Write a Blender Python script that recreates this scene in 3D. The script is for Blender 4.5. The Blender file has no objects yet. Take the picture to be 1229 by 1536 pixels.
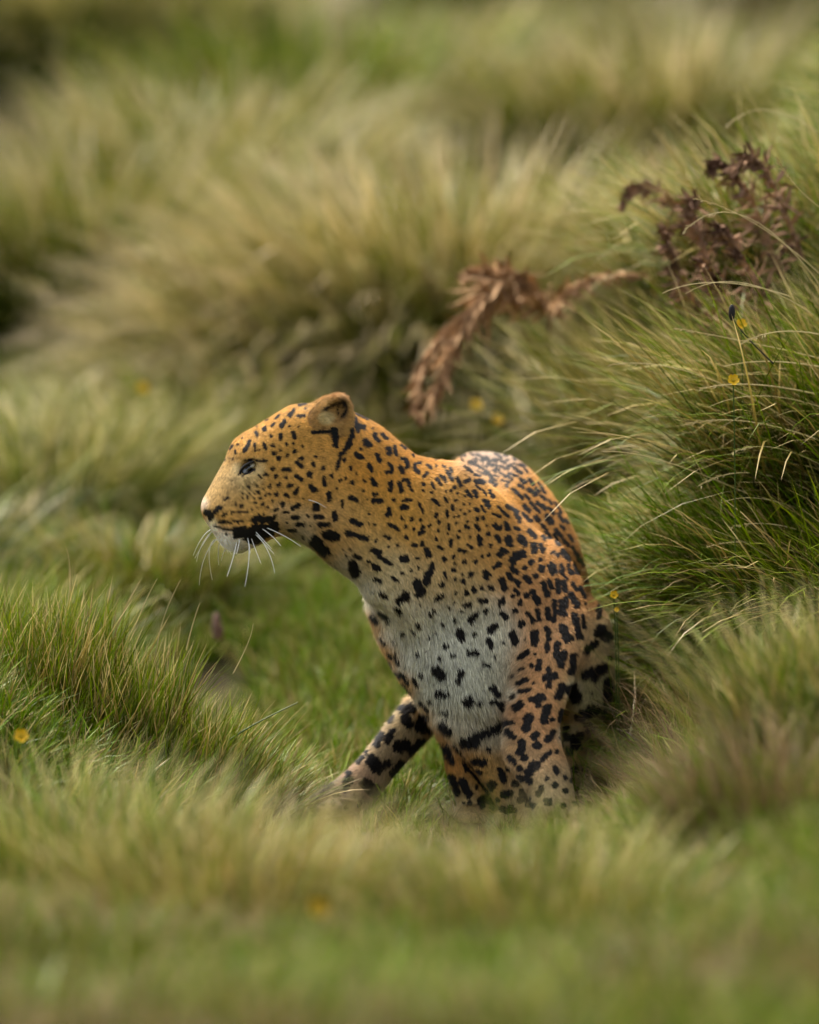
import bpy, math
import numpy as np
from mathutils import Vector
from mathutils.bvhtree import BVHTree

RNG = np.random.default_rng(7)
SC = bpy.context.scene
COL = SC.collection

# ------------------------------------------------------------------ camera, sky, sun, exposure
D0, CAM_H, ZC = 12.0, 1.6, 0.543
cam_d = bpy.data.cameras.new('camera'); cam = bpy.data.objects.new('camera', cam_d); COL.objects.link(cam)
cam.location = (0, -D0, CAM_H)
PITCH = math.atan2(CAM_H - ZC, D0)
cam.rotation_euler = (math.pi / 2 - PITCH, 0, 0)
cam_d.sensor_fit = 'VERTICAL'; cam_d.sensor_height = 36
SLANT = math.hypot(D0, CAM_H - ZC)
FH = 1536 / 850.0
cam_d.lens = 36 * SLANT / FH
cam_d.clip_start = 0.1; cam_d.clip_end = 2000
cam_d.dof.use_dof = True
cam_d.dof.focus_distance = SLANT - 0.07
cam_d.dof.aperture_fstop = 2.0
SC.camera = cam

SUN_EL, SUN_AZ = math.radians(58), math.radians(-35)      # azimuth measured from +Y towards +X
world = bpy.data.worlds.new('World'); SC.world = world; world.use_nodes = True
nt = world.node_tree; nt.nodes.clear()
wo = nt.nodes.new('ShaderNodeOutputWorld'); bg = nt.nodes.new('ShaderNodeBackground')
sky = nt.nodes.new('ShaderNodeTexSky'); sky.sky_type = 'NISHITA'; sky.sun_disc = False
sky.sun_elevation = SUN_EL; sky.sun_rotation = SUN_AZ
sky.dust_density = 4.0; sky.air_density = 1.0; sky.ozone_density = 1.0
hs_ = nt.nodes.new('ShaderNodeHueSaturation'); hs_.inputs['Saturation'].default_value = .28       # thin overcast: paler than a clear sky
nt.links.new(sky.outputs[0], hs_.inputs['Color']); nt.links.new(hs_.outputs[0], bg.inputs[0]); nt.links.new(bg.outputs[0], wo.inputs[0])
bg.inputs[1].default_value = 0.075
sl = bpy.data.lights.new('sun', 'SUN'); sun = bpy.data.objects.new('sun', sl); COL.objects.link(sun)
sl.energy = 1.5; sl.angle = math.radians(10); sl.color = (1.0, 0.90, 0.74)
sd = Vector((math.sin(SUN_AZ) * math.cos(SUN_EL), math.cos(SUN_AZ) * math.cos(SUN_EL), math.sin(SUN_EL)))
sun.rotation_euler = sd.to_track_quat('Z', 'Y').to_euler()
SC.view_settings.view_transform = 'Standard'; SC.view_settings.look = 'None'
SC.view_settings.exposure = 1.9; SC.view_settings.gamma = 1.0
try: SC.view_settings.use_curve_mapping = False
except Exception: pass
SC.render.engine = 'CYCLES'
SC.cycles.use_denoising = True
SC.cycles.max_bounces = 6; SC.cycles.diffuse_bounces = 2; SC.cycles.transparent_max_bounces = 8
SC.cycles.use_adaptive_sampling = True; SC.cycles.adaptive_threshold = 0.02

# ------------------------------------------------------------------ picture pixel <-> place
FWD = np.array([0, math.cos(PITCH), -math.sin(PITCH)]); UP = np.array([0, math.sin(PITCH), math.cos(PITCH)])
CAMP = np.array([0, -D0, CAM_H]); K = 1536 / FH * SLANT
def P(px, py, y):
    """point of the place seen at picture position (px, py) lying at depth y"""
    u = (px - 614.5) / K; v = -(py - 768) / K
    d = FWD + UP * v + np.array([u, 0, 0])
    return CAMP + d * ((y + D0) / d[1])
def proj(p):
    q = p - CAMP; w = q @ FWD
    return np.stack([614.5 + K * q[:, 0] / w, 768 - K * (q @ UP) / w], 1)

def lin(r, g, b):
    return tuple(((c / 255) / 12.92 if c <= 10 else (((c / 255) + .055) / 1.055) ** 2.4) for c in (r, g, b))

# ------------------------------------------------------------------ small helpers
def mesh_np(name, verts, faces_list, attrs=None, mat=None, smooth=True):
    """faces_list: list of (n,k) int arrays"""
    me = bpy.data.meshes.new(name)
    nv = len(verts); me.vertices.add(nv); me.vertices.foreach_set('co', np.asarray(verts, np.float32).ravel())
    loops = np.concatenate([f.ravel() for f in faces_list]).astype(np.int32)
    tot = np.concatenate([np.full(len(f), f.shape[1]) for f in faces_list]).astype(np.int32)
    st = np.concatenate([[0], np.cumsum(tot)[:-1]]).astype(np.int32)
    me.loops.add(len(loops)); me.loops.foreach_set('vertex_index', loops)
    me.polygons.add(len(tot)); me.polygons.foreach_set('loop_start', st); me.polygons.foreach_set('loop_total', tot)
    me.update(calc_edges=True)
    if smooth: me.polygons.foreach_set('use_smooth', np.ones(len(tot), bool))
    for k, a in (attrs or {}).items():
        at = me.color_attributes.new(k, 'FLOAT_COLOR', 'POINT')
        c = np.ones((nv, 4), np.float32); c[:, :a.shape[1]] = a
        at.data.foreach_set('color', c.ravel())
    if mat: me.materials.append(mat)
    me.validate()
    return me
def obj(name, me, parent=None, **kw):
    o = bpy.data.objects.new(name, me); COL.objects.link(o)
    if parent: o.parent = parent
    for k, v in kw.items(): o[k] = v
    return o
def empty(name, loc, **kw):
    o = bpy.data.objects.new(name, None); COL.objects.link(o); o.location = loc; o.empty_display_size = .05
    for k, v in kw.items(): o[k] = v
    return o
def tube(path, radii, seg=6, close=True):
    path = np.asarray(path, float); n = len(path); vs = []; 
    for i in range(n):
        t = path[min(i + 1, n - 1)] - path[max(i - 1, 0)]; t /= np.linalg.norm(t) + 1e-9
        a = np.cross(t, [0.3, 0.9, 0.2]); a /= np.linalg.norm(a) + 1e-9; b = np.cross(t, a)
        for s in range(seg):
            an = 2 * math.pi * s / seg
            vs.append(path[i] + radii[i] * (math.cos(an) * a + math.sin(an) * b))
    f = [(i * seg + s, i * seg + (s + 1) % seg, (i + 1) * seg + (s + 1) % seg, (i + 1) * seg + s) for i in range(n - 1) for s in range(seg)]
    return np.array(vs), np.array(f)
def bez(a, b, c, n=8):
    a, b, c = map(np.asarray, (a, b, c)); t = np.linspace(0, 1, n)[:, None]
    m = 2 * b - (a + c) / 2          # passes through b
    return (1 - t) ** 2 * a + 2 * t * (1 - t) * m + t ** 2 * c

def mat(name, rough=.6, spec=.3):
    m = bpy.data.materials.new(name); m.use_nodes = True
    b = m.node_tree.nodes['Principled BSDF']; b.inputs['Roughness'].default_value = rough
    b.inputs['Specular IOR Level'].default_value = spec
    return m, m.node_tree, b
def noise_col(m_nt, bsdf, c1, c2, scale, detail=4):
    n = m_nt.nodes.new('ShaderNodeTexNoise'); n.inputs['Scale'].default_value = scale; n.inputs['Detail'].default_value = detail
    tc = m_nt.nodes.new('ShaderNodeTexCoord'); m_nt.links.new(tc.outputs['Object'], n.inputs['Vector'])
    r = m_nt.nodes.new('ShaderNodeValToRGB'); r.color_ramp.elements[0].position = .35; r.color_ramp.elements[1].position = .65
    r.color_ramp.elements[0].color = (*c1, 1); r.color_ramp.elements[1].color = (*c2, 1)
    m_nt.links.new(n.outputs[0], r.inputs[0]); m_nt.links.new(r.outputs[0], bsdf.inputs['Base Color'])
    return n

# ------------------------------------------------------------------ ground
def vnoise(x, y, s, seed):
    """smooth value noise"""
    x = np.asarray(x, float) / s; y = np.asarray(y, float) / s
    xi = np.floor(x).astype(int); yi = np.floor(y).astype(int); fx = x - xi; fy = y - yi
    fx = fx * fx * (3 - 2 * fx); fy = fy * fy * (3 - 2 * fy)
    def h(i, j):
        n = (i * 374761393 + j * 668265263 + seed * 1442695041) & 0x7fffffff
        n = ((n ^ (n >> 13)) * 1274126177) & 0x7fffffff
        return ((n ^ (n >> 16)) & 0xffff) / 65535.0
    return (h(xi, yi) * (1 - fx) + h(xi + 1, yi) * fx) * (1 - fy) + (h(xi, yi + 1) * (1 - fx) + h(xi + 1, yi + 1) * fx) * fy
def ss(a, b, x):
    t = np.clip((x - a) / (b - a), 0, 1); return t * t * (3 - 2 * t)
def H(x, y):
    x = np.asarray(x, float); y = np.asarray(y, float)
    h = 0.0 * x
    h = h + 0.14 * ss(-1.0, -3.4, y) + 0.03 * ss(-.3, -1.2, y)                  # rise in front
    h = h + np.where(y > 1.2, 0.115 * (y - 1.2), 0) + np.where(y > 22, .25 * (y - 22), 0)   # hillside behind
    h = h + 0.27 * np.exp(-((x + .88) / .40) ** 2) * np.exp(-(np.minimum(y - .05, 0) / .75) ** 2 - (np.maximum(y - .05, 0) / .45) ** 2)   # left mound
    bank = ss(.20, .86, x - .08 * y)
    h = h + bank * (0.25 + 0.92 * ss(-.3, 1.7, y)) * (1 - .65 * ss(2.2, 7, y)) * ss(-3.5, -.2, y)  # bank on the right
    h = h + 0.10 * ss(.25, .9, x) * np.exp(-((y + 2.2) / 1.0) ** 2)              # swell, right foreground
    far = ss(2.0, 4.5, y)
    h = h + far * (0.24 * (vnoise(x, y, 1.35, 3) - .5) + .22 * (vnoise(x, y, 4.0, 5) - .5))
    near = np.exp(-(x / .55) ** 2) * ss(-1.2, -.6, y) * (1 - ss(.6, 1.4, y))
    h = h + .03 * (1 - near) * (vnoise(x, y, .35, 8) - .5) - .018 * near
    # hollow under the near-side slope, dark gap left of the cat
    h = h - 0.10 * np.exp(-((x + .42) / .18) ** 2 - ((y - 1.7) / .45) ** 2)
    return h
def ground_mesh():
    xs = np.unique(np.concatenate([np.linspace(-2.2, 2.2, 180), np.sign(np.linspace(-1, 1, 121)) * (2.2 + 100 * np.abs(np.linspace(-1, 1, 121)) ** 2.2)]))
    ys = np.unique(np.concatenate([np.linspace(-6, 6, 300), np.linspace(6, 25, 200), 25 + 120 * np.linspace(0, 1, 30) ** 1.7, -6 - 60 * np.linspace(0, 1, 20) ** 1.6]))
    X, Y = np.meshgrid(xs, ys, indexing='ij'); V = np.stack([X, Y, H(X, Y)], -1).reshape(-1, 3)
    i, j = np.meshgrid(np.arange(len(xs) - 1), np.arange(len(ys) - 1), indexing='ij'); n = len(ys)
    q = np.stack([i * n + j, (i + 1) * n + j, (i + 1) * n + j + 1, i * n + j + 1], -1).reshape(-1, 4)
    return V, q
m_soil, snt, sb = mat('soil', .95, .1)
noise_col(snt, sb, (.030, .022, .012), (.065, .060, .020), 6, 8)
gv, gq = ground_mesh()
obj('ground', mesh_np('ground', gv, [gq], mat=m_soil), kind='structure')

# ------------------------------------------------------------------ grass
def grass_mat(name, ramps, transl=.18, rough=.42):
    """colour along the blade (R of 'blade') mixed by blade kind (G) and tuft"""
    m = bpy.data.materials.new(name); m.use_nodes = True; t = m.node_tree; t.nodes.clear()
    N = t.nodes.new; L = t.links.new
    out = N('ShaderNodeOutputMaterial'); at = N('ShaderNodeAttribute'); at.attribute_name = 'blade'
    sep = N('ShaderNodeSeparateColor'); L(at.outputs['Color'], sep.inputs[0])
    oi = N('ShaderNodeObjectInfo')
    cols = []
    for rr in ramps:
        r = N('ShaderNodeValToRGB'); els = r.color_ramp.elements
        while len(els) < len(rr): els.new(.5)
        for e, (p, c) in zip(els, rr): e.position = p; e.color = (*c, 1)
        L(sep.outputs[0], r.inputs[0]); cols.append(r.outputs[0])
    gt = N('ShaderNodeMath'); gt.operation = 'ADD'; gt.inputs[1].default_value = 0
    mr = N('ShaderNodeMapRange'); mr.inputs['From Min'].default_value = .42; mr.inputs['From Max'].default_value = .62
    a = N('ShaderNodeMath'); a.operation = 'MULTIPLY_ADD'; a.inputs[1].default_value = .5
    L(oi.outputs['Random'], a.inputs[0]); L(sep.outputs[1], a.inputs[2])
    s = N('ShaderNodeMath'); s.operation = 'SUBTRACT'; s.inputs[1].default_value = .25; L(a.outputs[0], s.inputs[0])
    L(s.outputs[0], mr.inputs['Value'])
    mx = N('ShaderNodeMix'); mx.data_type = 'RGBA'; L(mr.outputs[0], mx.inputs[0]); L(cols[0], mx.inputs[6]); L(cols[1], mx.inputs[7])
    hsv = N('ShaderNodeHueSaturation'); hsv.inputs['Saturation'].default_value = 1.16; L(mx.outputs[2], hsv.inputs['Color'])
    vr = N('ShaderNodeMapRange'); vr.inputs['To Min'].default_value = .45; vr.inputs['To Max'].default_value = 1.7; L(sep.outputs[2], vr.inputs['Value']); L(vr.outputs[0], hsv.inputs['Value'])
    hr = N('ShaderNodeMapRange'); hr.inputs['To Min'].default_value = .485; hr.inputs['To Max'].default_value = .515; L(oi.outputs['Random'], hr.inputs['Value']); L(hr.outputs[0], hsv.inputs['Hue'])
    p = N('ShaderNodeBsdfPrincipled'); p.inputs['Roughness'].default_value = rough; p.inputs['Specular IOR Level'].default_value = .25
    tr = N('ShaderNodeBsdfTranslucent'); L(hsv.outputs[0], p.inputs['Base Color']); L(hsv.outputs[0], tr.inputs[0])
    ms = N('ShaderNodeMixShader'); ms.inputs[0].default_value = transl; L(p.outputs[0], ms.inputs[1]); L(tr.outputs[0], ms.inputs[2]); L(ms.outputs[0], out.inputs[0])
    return m
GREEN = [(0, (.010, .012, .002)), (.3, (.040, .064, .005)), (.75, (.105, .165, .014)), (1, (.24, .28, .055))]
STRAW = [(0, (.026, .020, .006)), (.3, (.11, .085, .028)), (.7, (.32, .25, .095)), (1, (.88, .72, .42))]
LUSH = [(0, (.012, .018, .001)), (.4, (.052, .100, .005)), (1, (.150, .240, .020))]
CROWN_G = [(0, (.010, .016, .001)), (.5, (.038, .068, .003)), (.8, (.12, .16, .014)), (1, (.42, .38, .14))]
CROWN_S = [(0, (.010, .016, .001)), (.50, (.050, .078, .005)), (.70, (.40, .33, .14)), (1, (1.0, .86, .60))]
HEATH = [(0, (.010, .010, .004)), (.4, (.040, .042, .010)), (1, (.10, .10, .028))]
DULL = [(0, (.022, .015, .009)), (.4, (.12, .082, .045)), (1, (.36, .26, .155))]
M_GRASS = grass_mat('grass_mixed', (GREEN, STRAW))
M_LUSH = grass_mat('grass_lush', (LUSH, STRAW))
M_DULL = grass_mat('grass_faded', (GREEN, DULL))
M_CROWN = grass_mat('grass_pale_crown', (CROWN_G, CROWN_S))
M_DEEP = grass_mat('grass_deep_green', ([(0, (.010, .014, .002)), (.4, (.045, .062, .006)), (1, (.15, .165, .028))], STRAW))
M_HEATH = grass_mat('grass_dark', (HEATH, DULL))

def blades(rng, base, az, lean0, bend, length, width, dry, levels=4, wob=.15):
    """base (n,3); az azimuth of the lean; lean0 angle off vertical at root, bend extra angle to the tip"""
    n = len(base); L = levels
    ts = np.linspace(0, 1, L + 1)
    pos = base.copy(); pts = [pos.copy()]; a = az.copy()
    daz = rng.normal(0, wob, n)
    dirs = []
    for i in range(L):
        th = lean0 + bend * ((i + .5) / L) ** 1.3
        a = a + daz / L
        d = np.stack([np.sin(th) * np.cos(a), np.sin(th) * np.sin(a), np.cos(th)], 1); dirs.append(d)
        pos = pos + d * (length / L)[:, None]; pts.append(pos.copy())
    wa = az + math.pi / 2 + rng.normal(0, .7, n)
    wd = np.stack([np.cos(wa), np.sin(wa), rng.normal(0, .15, n)], 1)
    V = []; A = []
    rb = rng.random(n)
    for i in range(L):
        w = width * (1 - .75 * (i / L) ** 1.6) / 2
        V += [pts[i] - wd * w[:, None], pts[i] + wd * w[:, None]]
        A += [np.stack([np.full(n, ts[i]), dry, rb], 1)] * 2
    V.append(pts[L]); A.append(np.stack([np.ones(n), dry, rb], 1))
    nv = 2 * L + 1
    V = np.stack(V, 1).reshape(-1, 3); A = np.stack(A, 1).reshape(-1, 3)
    o = (np.arange(n) * nv)[:, None]
    q = np.concatenate([o + np.array([[2 * i, 2 * i + 1, 2 * i + 3, 2 * i + 2]]) for i in range(L - 1)])
    t = o + np.array([[2 * L - 2, 2 * L - 1, 2 * L]])
    return V, q, t, A
def tuft_mesh(name, seed, n, r0, hmin, hmax, lean, bend, width, dryfrac, material, az0=None, azs=math.pi, levels=4, seedheads=0):
    rng = np.random.default_rng(seed)
    rr = r0 * np.sqrt(rng.random(n)); ph = rng.random(n) * 2 * math.pi
    base = np.stack([rr * np.cos(ph), rr * np.sin(ph), np.full(n, -.03)], 1)
    if az0 is None: az = ph + rng.normal(0, .6, n)
    else: az = az0 + rng.normal(0, azs, n)
    k = rr / max(r0, 1e-6)
    l0 = np.clip(lean * (.25 + .75 * k) * rng.uniform(.3, 1.4, n), 0, 1.6)
    bd = bend * rng.uniform(.3, 1.5, n)
    ln = rng.uniform(hmin, hmax, n)
    dry = np.where(rng.random(n) < dryfrac, rng.uniform(.6, 1, n), rng.uniform(0, .45, n))
    V, q, t, A = blades(rng, base, az, l0, bd, ln, width * rng.uniform(.6, 1.4, n), dry, levels)
    return mesh_np(name, V, [q, t], {'blade': A}, material)

# meadow cover: geometry-node instances of small tufts on scattered points
def scatter_cover(name, xy, scl, protos, seed, spin=None):
    rng = np.random.default_rng(seed)
    z = H(xy[:, 0], xy[:, 1]); n = len(xy)
    me = bpy.data.meshes.new(name); me.vertices.add(n)
    me.vertices.foreach_set('co', np.stack([xy[:, 0], xy[:, 1], z], 1).astype(np.float32).ravel())
    e = 0.05
    gx = (H(xy[:, 0] + e, xy[:, 1]) - H(xy[:, 0] - e, xy[:, 1])) / (2 * e); gy = (H(xy[:, 0], xy[:, 1] + e) - H(xy[:, 0], xy[:, 1] - e)) / (2 * e)
    for nm, typ, val in (('rot', 'FLOAT_VECTOR', np.stack([np.arctan(gy) * .6 + rng.normal(0, .12, n), -np.arctan(gx) * .6 + rng.normal(0, .12, n), np.zeros(n)], 1)),
                         ('scl', 'FLOAT', scl), ('spin', 'FLOAT', rng.random(n) * 6.283 if spin is None else rng.normal(0, spin, n)), ('pick', 'INT', rng.integers(0, len(protos), n))):
        at = me.attributes.new(nm, typ, 'POINT')
        at.data.foreach_set('vector' if typ == 'FLOAT_VECTOR' else 'value', np.asarray(val, np.int32 if typ == 'INT' else np.float32).ravel())
    o = obj(name, me)
    ng = bpy.data.node_groups.new(name, 'GeometryNodeTree')
    ng.interface.new_socket('Geometry', in_out='INPUT', socket_type='NodeSocketGeometry'); ng.interface.new_socket('Geometry', in_out='OUTPUT', socket_type='NodeSocketGeometry')
    N = ng.nodes.new; L = ng.links.new
    gi = N('NodeGroupInput'); go = N('NodeGroupOutput'); ip = N('GeometryNodeInstanceOnPoints')
    g2i = N('GeometryNodeGeometryToInstance')
    for p in reversed(protos):
        oi = N('GeometryNodeObjectInfo'); oi.inputs['Object'].default_value = p; L(oi.outputs['Geometry'], g2i.inputs[0])
    def named(nm, typ):
        a = N('GeometryNodeInputNamedAttribute'); a.data_type = typ; a.inputs['Name'].default_value = nm; return a.outputs['Attribute']
    L(gi.outputs[0], ip.inputs['Points']); L(g2i.outputs[0], ip.inputs['Instance'])
    ip.inputs['Pick Instance'].default_value = True
    L(named('pick', 'INT'), ip.inputs['Instance Index'])
    ri = N('GeometryNodeRotateInstances'); L(ip.outputs[0], ri.inputs['Instances'])
    L(named('rot', 'FLOAT_VECTOR'), ip.inputs['Rotation']); L(named('scl', 'FLOAT'), ip.inputs['Scale'])
    cx = N('ShaderNodeCombineXYZ'); L(named('spin', 'FLOAT'), cx.inputs['Z']); L(cx.outputs[0], ri.inputs['Rotation'])
    L(ri.outputs[0], go.inputs[0])
    md = o.modifiers.new('scatter', 'NODES'); md.node_group = ng
    return o
def proto(me):
    return bpy.data.objects.new(me.name, me)        # never linked: only the source of instances

# ------------------------------------------------------------------ the leopard: one continuous body from an implicit solid
def seg_dist2d(X, Z, poly):
    """signed distance to polygon (inside negative)"""
    d = np.full(X.shape, 1e9); inside = np.zeros(X.shape, bool); n = len(poly)
    for i in range(n):
        x1, z1 = poly[i]; x2, z2 = poly[(i + 1) % n]
        ex, ez = x2 - x1, z2 - z1; wx, wz = X - x1, Z - z1
        t = np.clip((wx * ex + wz * ez) / (ex * ex + ez * ez + 1e-12), 0, 1)
        d = np.minimum(d, (wx - ex * t) ** 2 + (wz - ez * t) ** 2)
        c = ((z1 > Z) != (z2 > Z)) & (X < (x2 - x1) * (Z - z1) / (z2 - z1 + 1e-12) + x1)
        inside ^= c
    d = np.sqrt(d); return np.where(inside, -d, d)
def blur2(a, n):
    for _ in range(n):
        b = np.pad(a, 1, mode='edge')
        a = (b[1:-1, 1:-1] * 2 + b[:-2, 1:-1] + b[2:, 1:-1] + b[1:-1, :-2] + b[1:-1, 2:]) / 6
    return a
class Solid:
    def __init__(s, lo, hi, vox):
        s.lo = np.array(lo, float); s.vox = vox
        s.n = np.ceil((np.array(hi) - lo) / vox).astype(int) + 1
        s.xs, s.ys, s.zs = [(s.lo[i] + vox * np.arange(s.n[i])).astype(np.float32) for i in range(3)]
        s.F = np.full(s.n, 1.0, np.float32)
    def add(s, f, sl, k):
        g = s.F[sl]
        if k <= 0: s.F[sl] = np.minimum(g, f); return
        h = np.clip(.5 + .5 * (g - f) / k, 0, 1)
        s.F[sl] = g * (1 - h) + f * h - k * h * (1 - h)
    def cut(s, f, sl, k):
        g = s.F[sl]; f = -f
        h = np.clip(.5 - .5 * (g - f) / k, 0, 1)
        s.F[sl] = g * (1 - h) + f * h + k * h * (1 - h)
    def sl(s, lo, hi):
        a = np.clip(((np.array(lo) - s.lo) / s.vox).astype(int), 0, s.n - 1); b = np.clip(((np.array(hi) - s.lo) / s.vox).astype(int) + 2, 1, s.n)
        return tuple(slice(int(p), int(max(q, p + 1))) for p, q in zip(a, b))
    def inflate(s, poly_px, y0, R, W, k, tx=0.0, xc=0.0, tz=0.0, zc=0.0):
        """rounded solid whose side outline is the polygon; half-thickness W, edge radius R"""
        pts = []
        for px, py in poly_px:
            y = y0
            for _ in range(3):
                p = P(px, py, y); y = y0 + tx * (p[0] - xc) + tz * (p[2] - zc)
            pts.append((p[0], p[2]))
        pts = np.array(pts)
        mlo, mhi = pts.min(0) - .09, pts.max(0) + .09
        S = s.sl((mlo[0], s.lo[1], mlo[1]), (mhi[0], s.ys[-1], mhi[1]))
        X, Z = np.meshgrid(s.xs[S[0]], s.zs[S[2]], indexing='ij')
        d = blur2(seg_dist2d(X, Z, pts), max(2, int(round((.006 / s.vox) ** 2 * 2))))
        e = np.clip(d + R, 0, None)                 # 0 at the middle, R on the outline
        yc = y0 + tx * (X - xc) + tz * (Z - zc)
        yy = np.abs(s.ys[S[1]][None, :, None] - yc[:, None, :]) * (R / W)
        f = np.sqrt(yy ** 2 + e[:, None, :] ** 2) - R
        s.add(f.astype(np.float32), S, k)
    def ell(s, c, r, k, rot=None, cut=False):
        c = np.array(c); r = np.array(r); m = r.max() + .06
        S = s.sl(c - m, c + m)
        X, Y, Z = np.meshgrid(s.xs[S[0]] - c[0], s.ys[S[1]] - c[1], s.zs[S[2]] - c[2], indexing='ij')
        if rot is not None:
            Rm = np.array(rot); X, Y, Z = [Rm[i, 0] * X + Rm[i, 1] * Y + Rm[i, 2] * Z for i in range(3)]
        q = np.sqrt((X / r[0]) ** 2 + (Y / r[1]) ** 2 + (Z / r[2]) ** 2) + 1e-6
        g = np.sqrt((X / r[0] ** 2) ** 2 + (Y / r[1] ** 2) ** 2 + (Z / r[2] ** 2) ** 2) + 1e-6
        f = (q * (q - 1) / g).astype(np.float32)
        (s.cut if cut else s.add)(f, S, k)
    def chain(s, pts, k, pix=True):
        pts = [(np.array(P(*p[:3]) if pix else p[:3]), p[3]) for p in pts]
        for (a, ra), (b, rb) in zip(pts[:-1], pts[1:]):
            m = max(ra, rb) + .06
            S = s.sl(np.minimum(a, b) - m, np.maximum(a, b) + m)
            X, Y, Z = np.meshgrid(s.xs[S[0]] - a[0], s.ys[S[1]] - a[1], s.zs[S[2]] - a[2], indexing='ij')
            e = b - a; t = np.clip((X * e[0] + Y * e[1] + Z * e[2]) / (e @ e), 0, 1)
            f = np.sqrt((X - e[0] * t) ** 2 + (Y - e[1] * t) ** 2 + (Z - e[2] * t) ** 2) - (ra + (rb - ra) * t)
            s.add(f.astype(np.float32), S, k)
    def mesh(s):
        F = s.F; I = F < 0
        c = [I[:-1, :-1, :-1], I[1:, :-1, :-1], I[:-1, 1:, :-1], I[1:, 1:, :-1], I[:-1, :-1, 1:], I[1:, :-1, 1:], I[:-1, 1:, 1:], I[1:, 1:, 1:]]
        anyi = c[0].copy(); alli = c[0].copy()
        for q in c[1:]: anyi |= q; alli &= q
        act = np.argwhere(anyi & ~alli); idx = np.full(anyi.shape, -1, np.int32)
        idx[act[:, 0], act[:, 1], act[:, 2]] = np.arange(len(act))
        offs = np.array([[0, 0, 0], [1, 0, 0], [0, 1, 0], [1, 1, 0], [0, 0, 1], [1, 0, 1], [0, 1, 1], [1, 1, 1]])
        val = np.stack([F[act[:, 0] + o[0], act[:, 1] + o[1], act[:, 2] + o[2]] for o in offs], 1)
        acc = np.zeros((len(act), 3)); cnt = np.zeros(len(act))
        for a, b in ((0, 1), (2, 3), (4, 5), (6, 7), (0, 2), (1, 3), (4, 6), (5, 7), (0, 4), (1, 5), (2, 6), (3, 7)):
            va, vb = val[:, a], val[:, b]; m = (va < 0) != (vb < 0)
            t = np.where(m, va / np.where(m, va - vb, 1), 0)[:, None]
            acc += np.where(m[:, None], offs[a] + t * (offs[b] - offs[a]), 0); cnt += m
        V = s.lo + s.vox * (act + acc / cnt[:, None])
        quads = []
        for ax in range(3):
            b, c2 = [(1, 2), (2, 0), (0, 1)][ax]
            A = np.take(I, range(s.n[ax] - 1), ax); B = np.take(I, range(1, s.n[ax]), ax)
            e = np.argwhere(A != B); e = e[(e[:, b] > 0) & (e[:, c2] > 0) & (e[:, b] < s.n[b] - 1) & (e[:, c2] < s.n[c2] - 1)]
            ob = np.zeros(3, int); ob[b] = 1; oc = np.zeros(3, int); oc[c2] = 1
            g = lambda q: idx[q[:, 0], q[:, 1], q[:, 2]]
            Q = np.stack([g(e - ob - oc), g(e - oc), g(e), g(e - ob)], 1)
            flip = ~I[e[:, 0], e[:, 1], e[:, 2]]
            Q[flip] = Q[flip][:, ::-1]; quads.append(Q)
        Q = np.concatenate(quads); Q = Q[(Q >= 0).all(1)]
        return V, Q
    def grad(s, V):
        """outward normals from the field"""
        G = (V - s.lo) / s.vox; out = np.zeros_like(V)
        def samp(g):
            g = np.clip(g, 0, s.n - 1.001); i = g.astype(int); f = g - i; r = 0
            for dx in (0, 1):
                for dy in (0, 1):
                    for dz in (0, 1):
                        w = (f[:, 0] if dx else 1 - f[:, 0]) * (f[:, 1] if dy else 1 - f[:, 1]) * (f[:, 2] if dz else 1 - f[:, 2])
                        r = r + w * s.F[i[:, 0] + dx, i[:, 1] + dy, i[:, 2] + dz]
            return r
        for a in range(3):
            d = np.zeros(3); d[a] = 1.3
            out[:, a] = samp(G + d) - samp(G - d)
        return out / (np.linalg.norm(out, axis=1, keepdims=True) + 1e-9)

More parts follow.
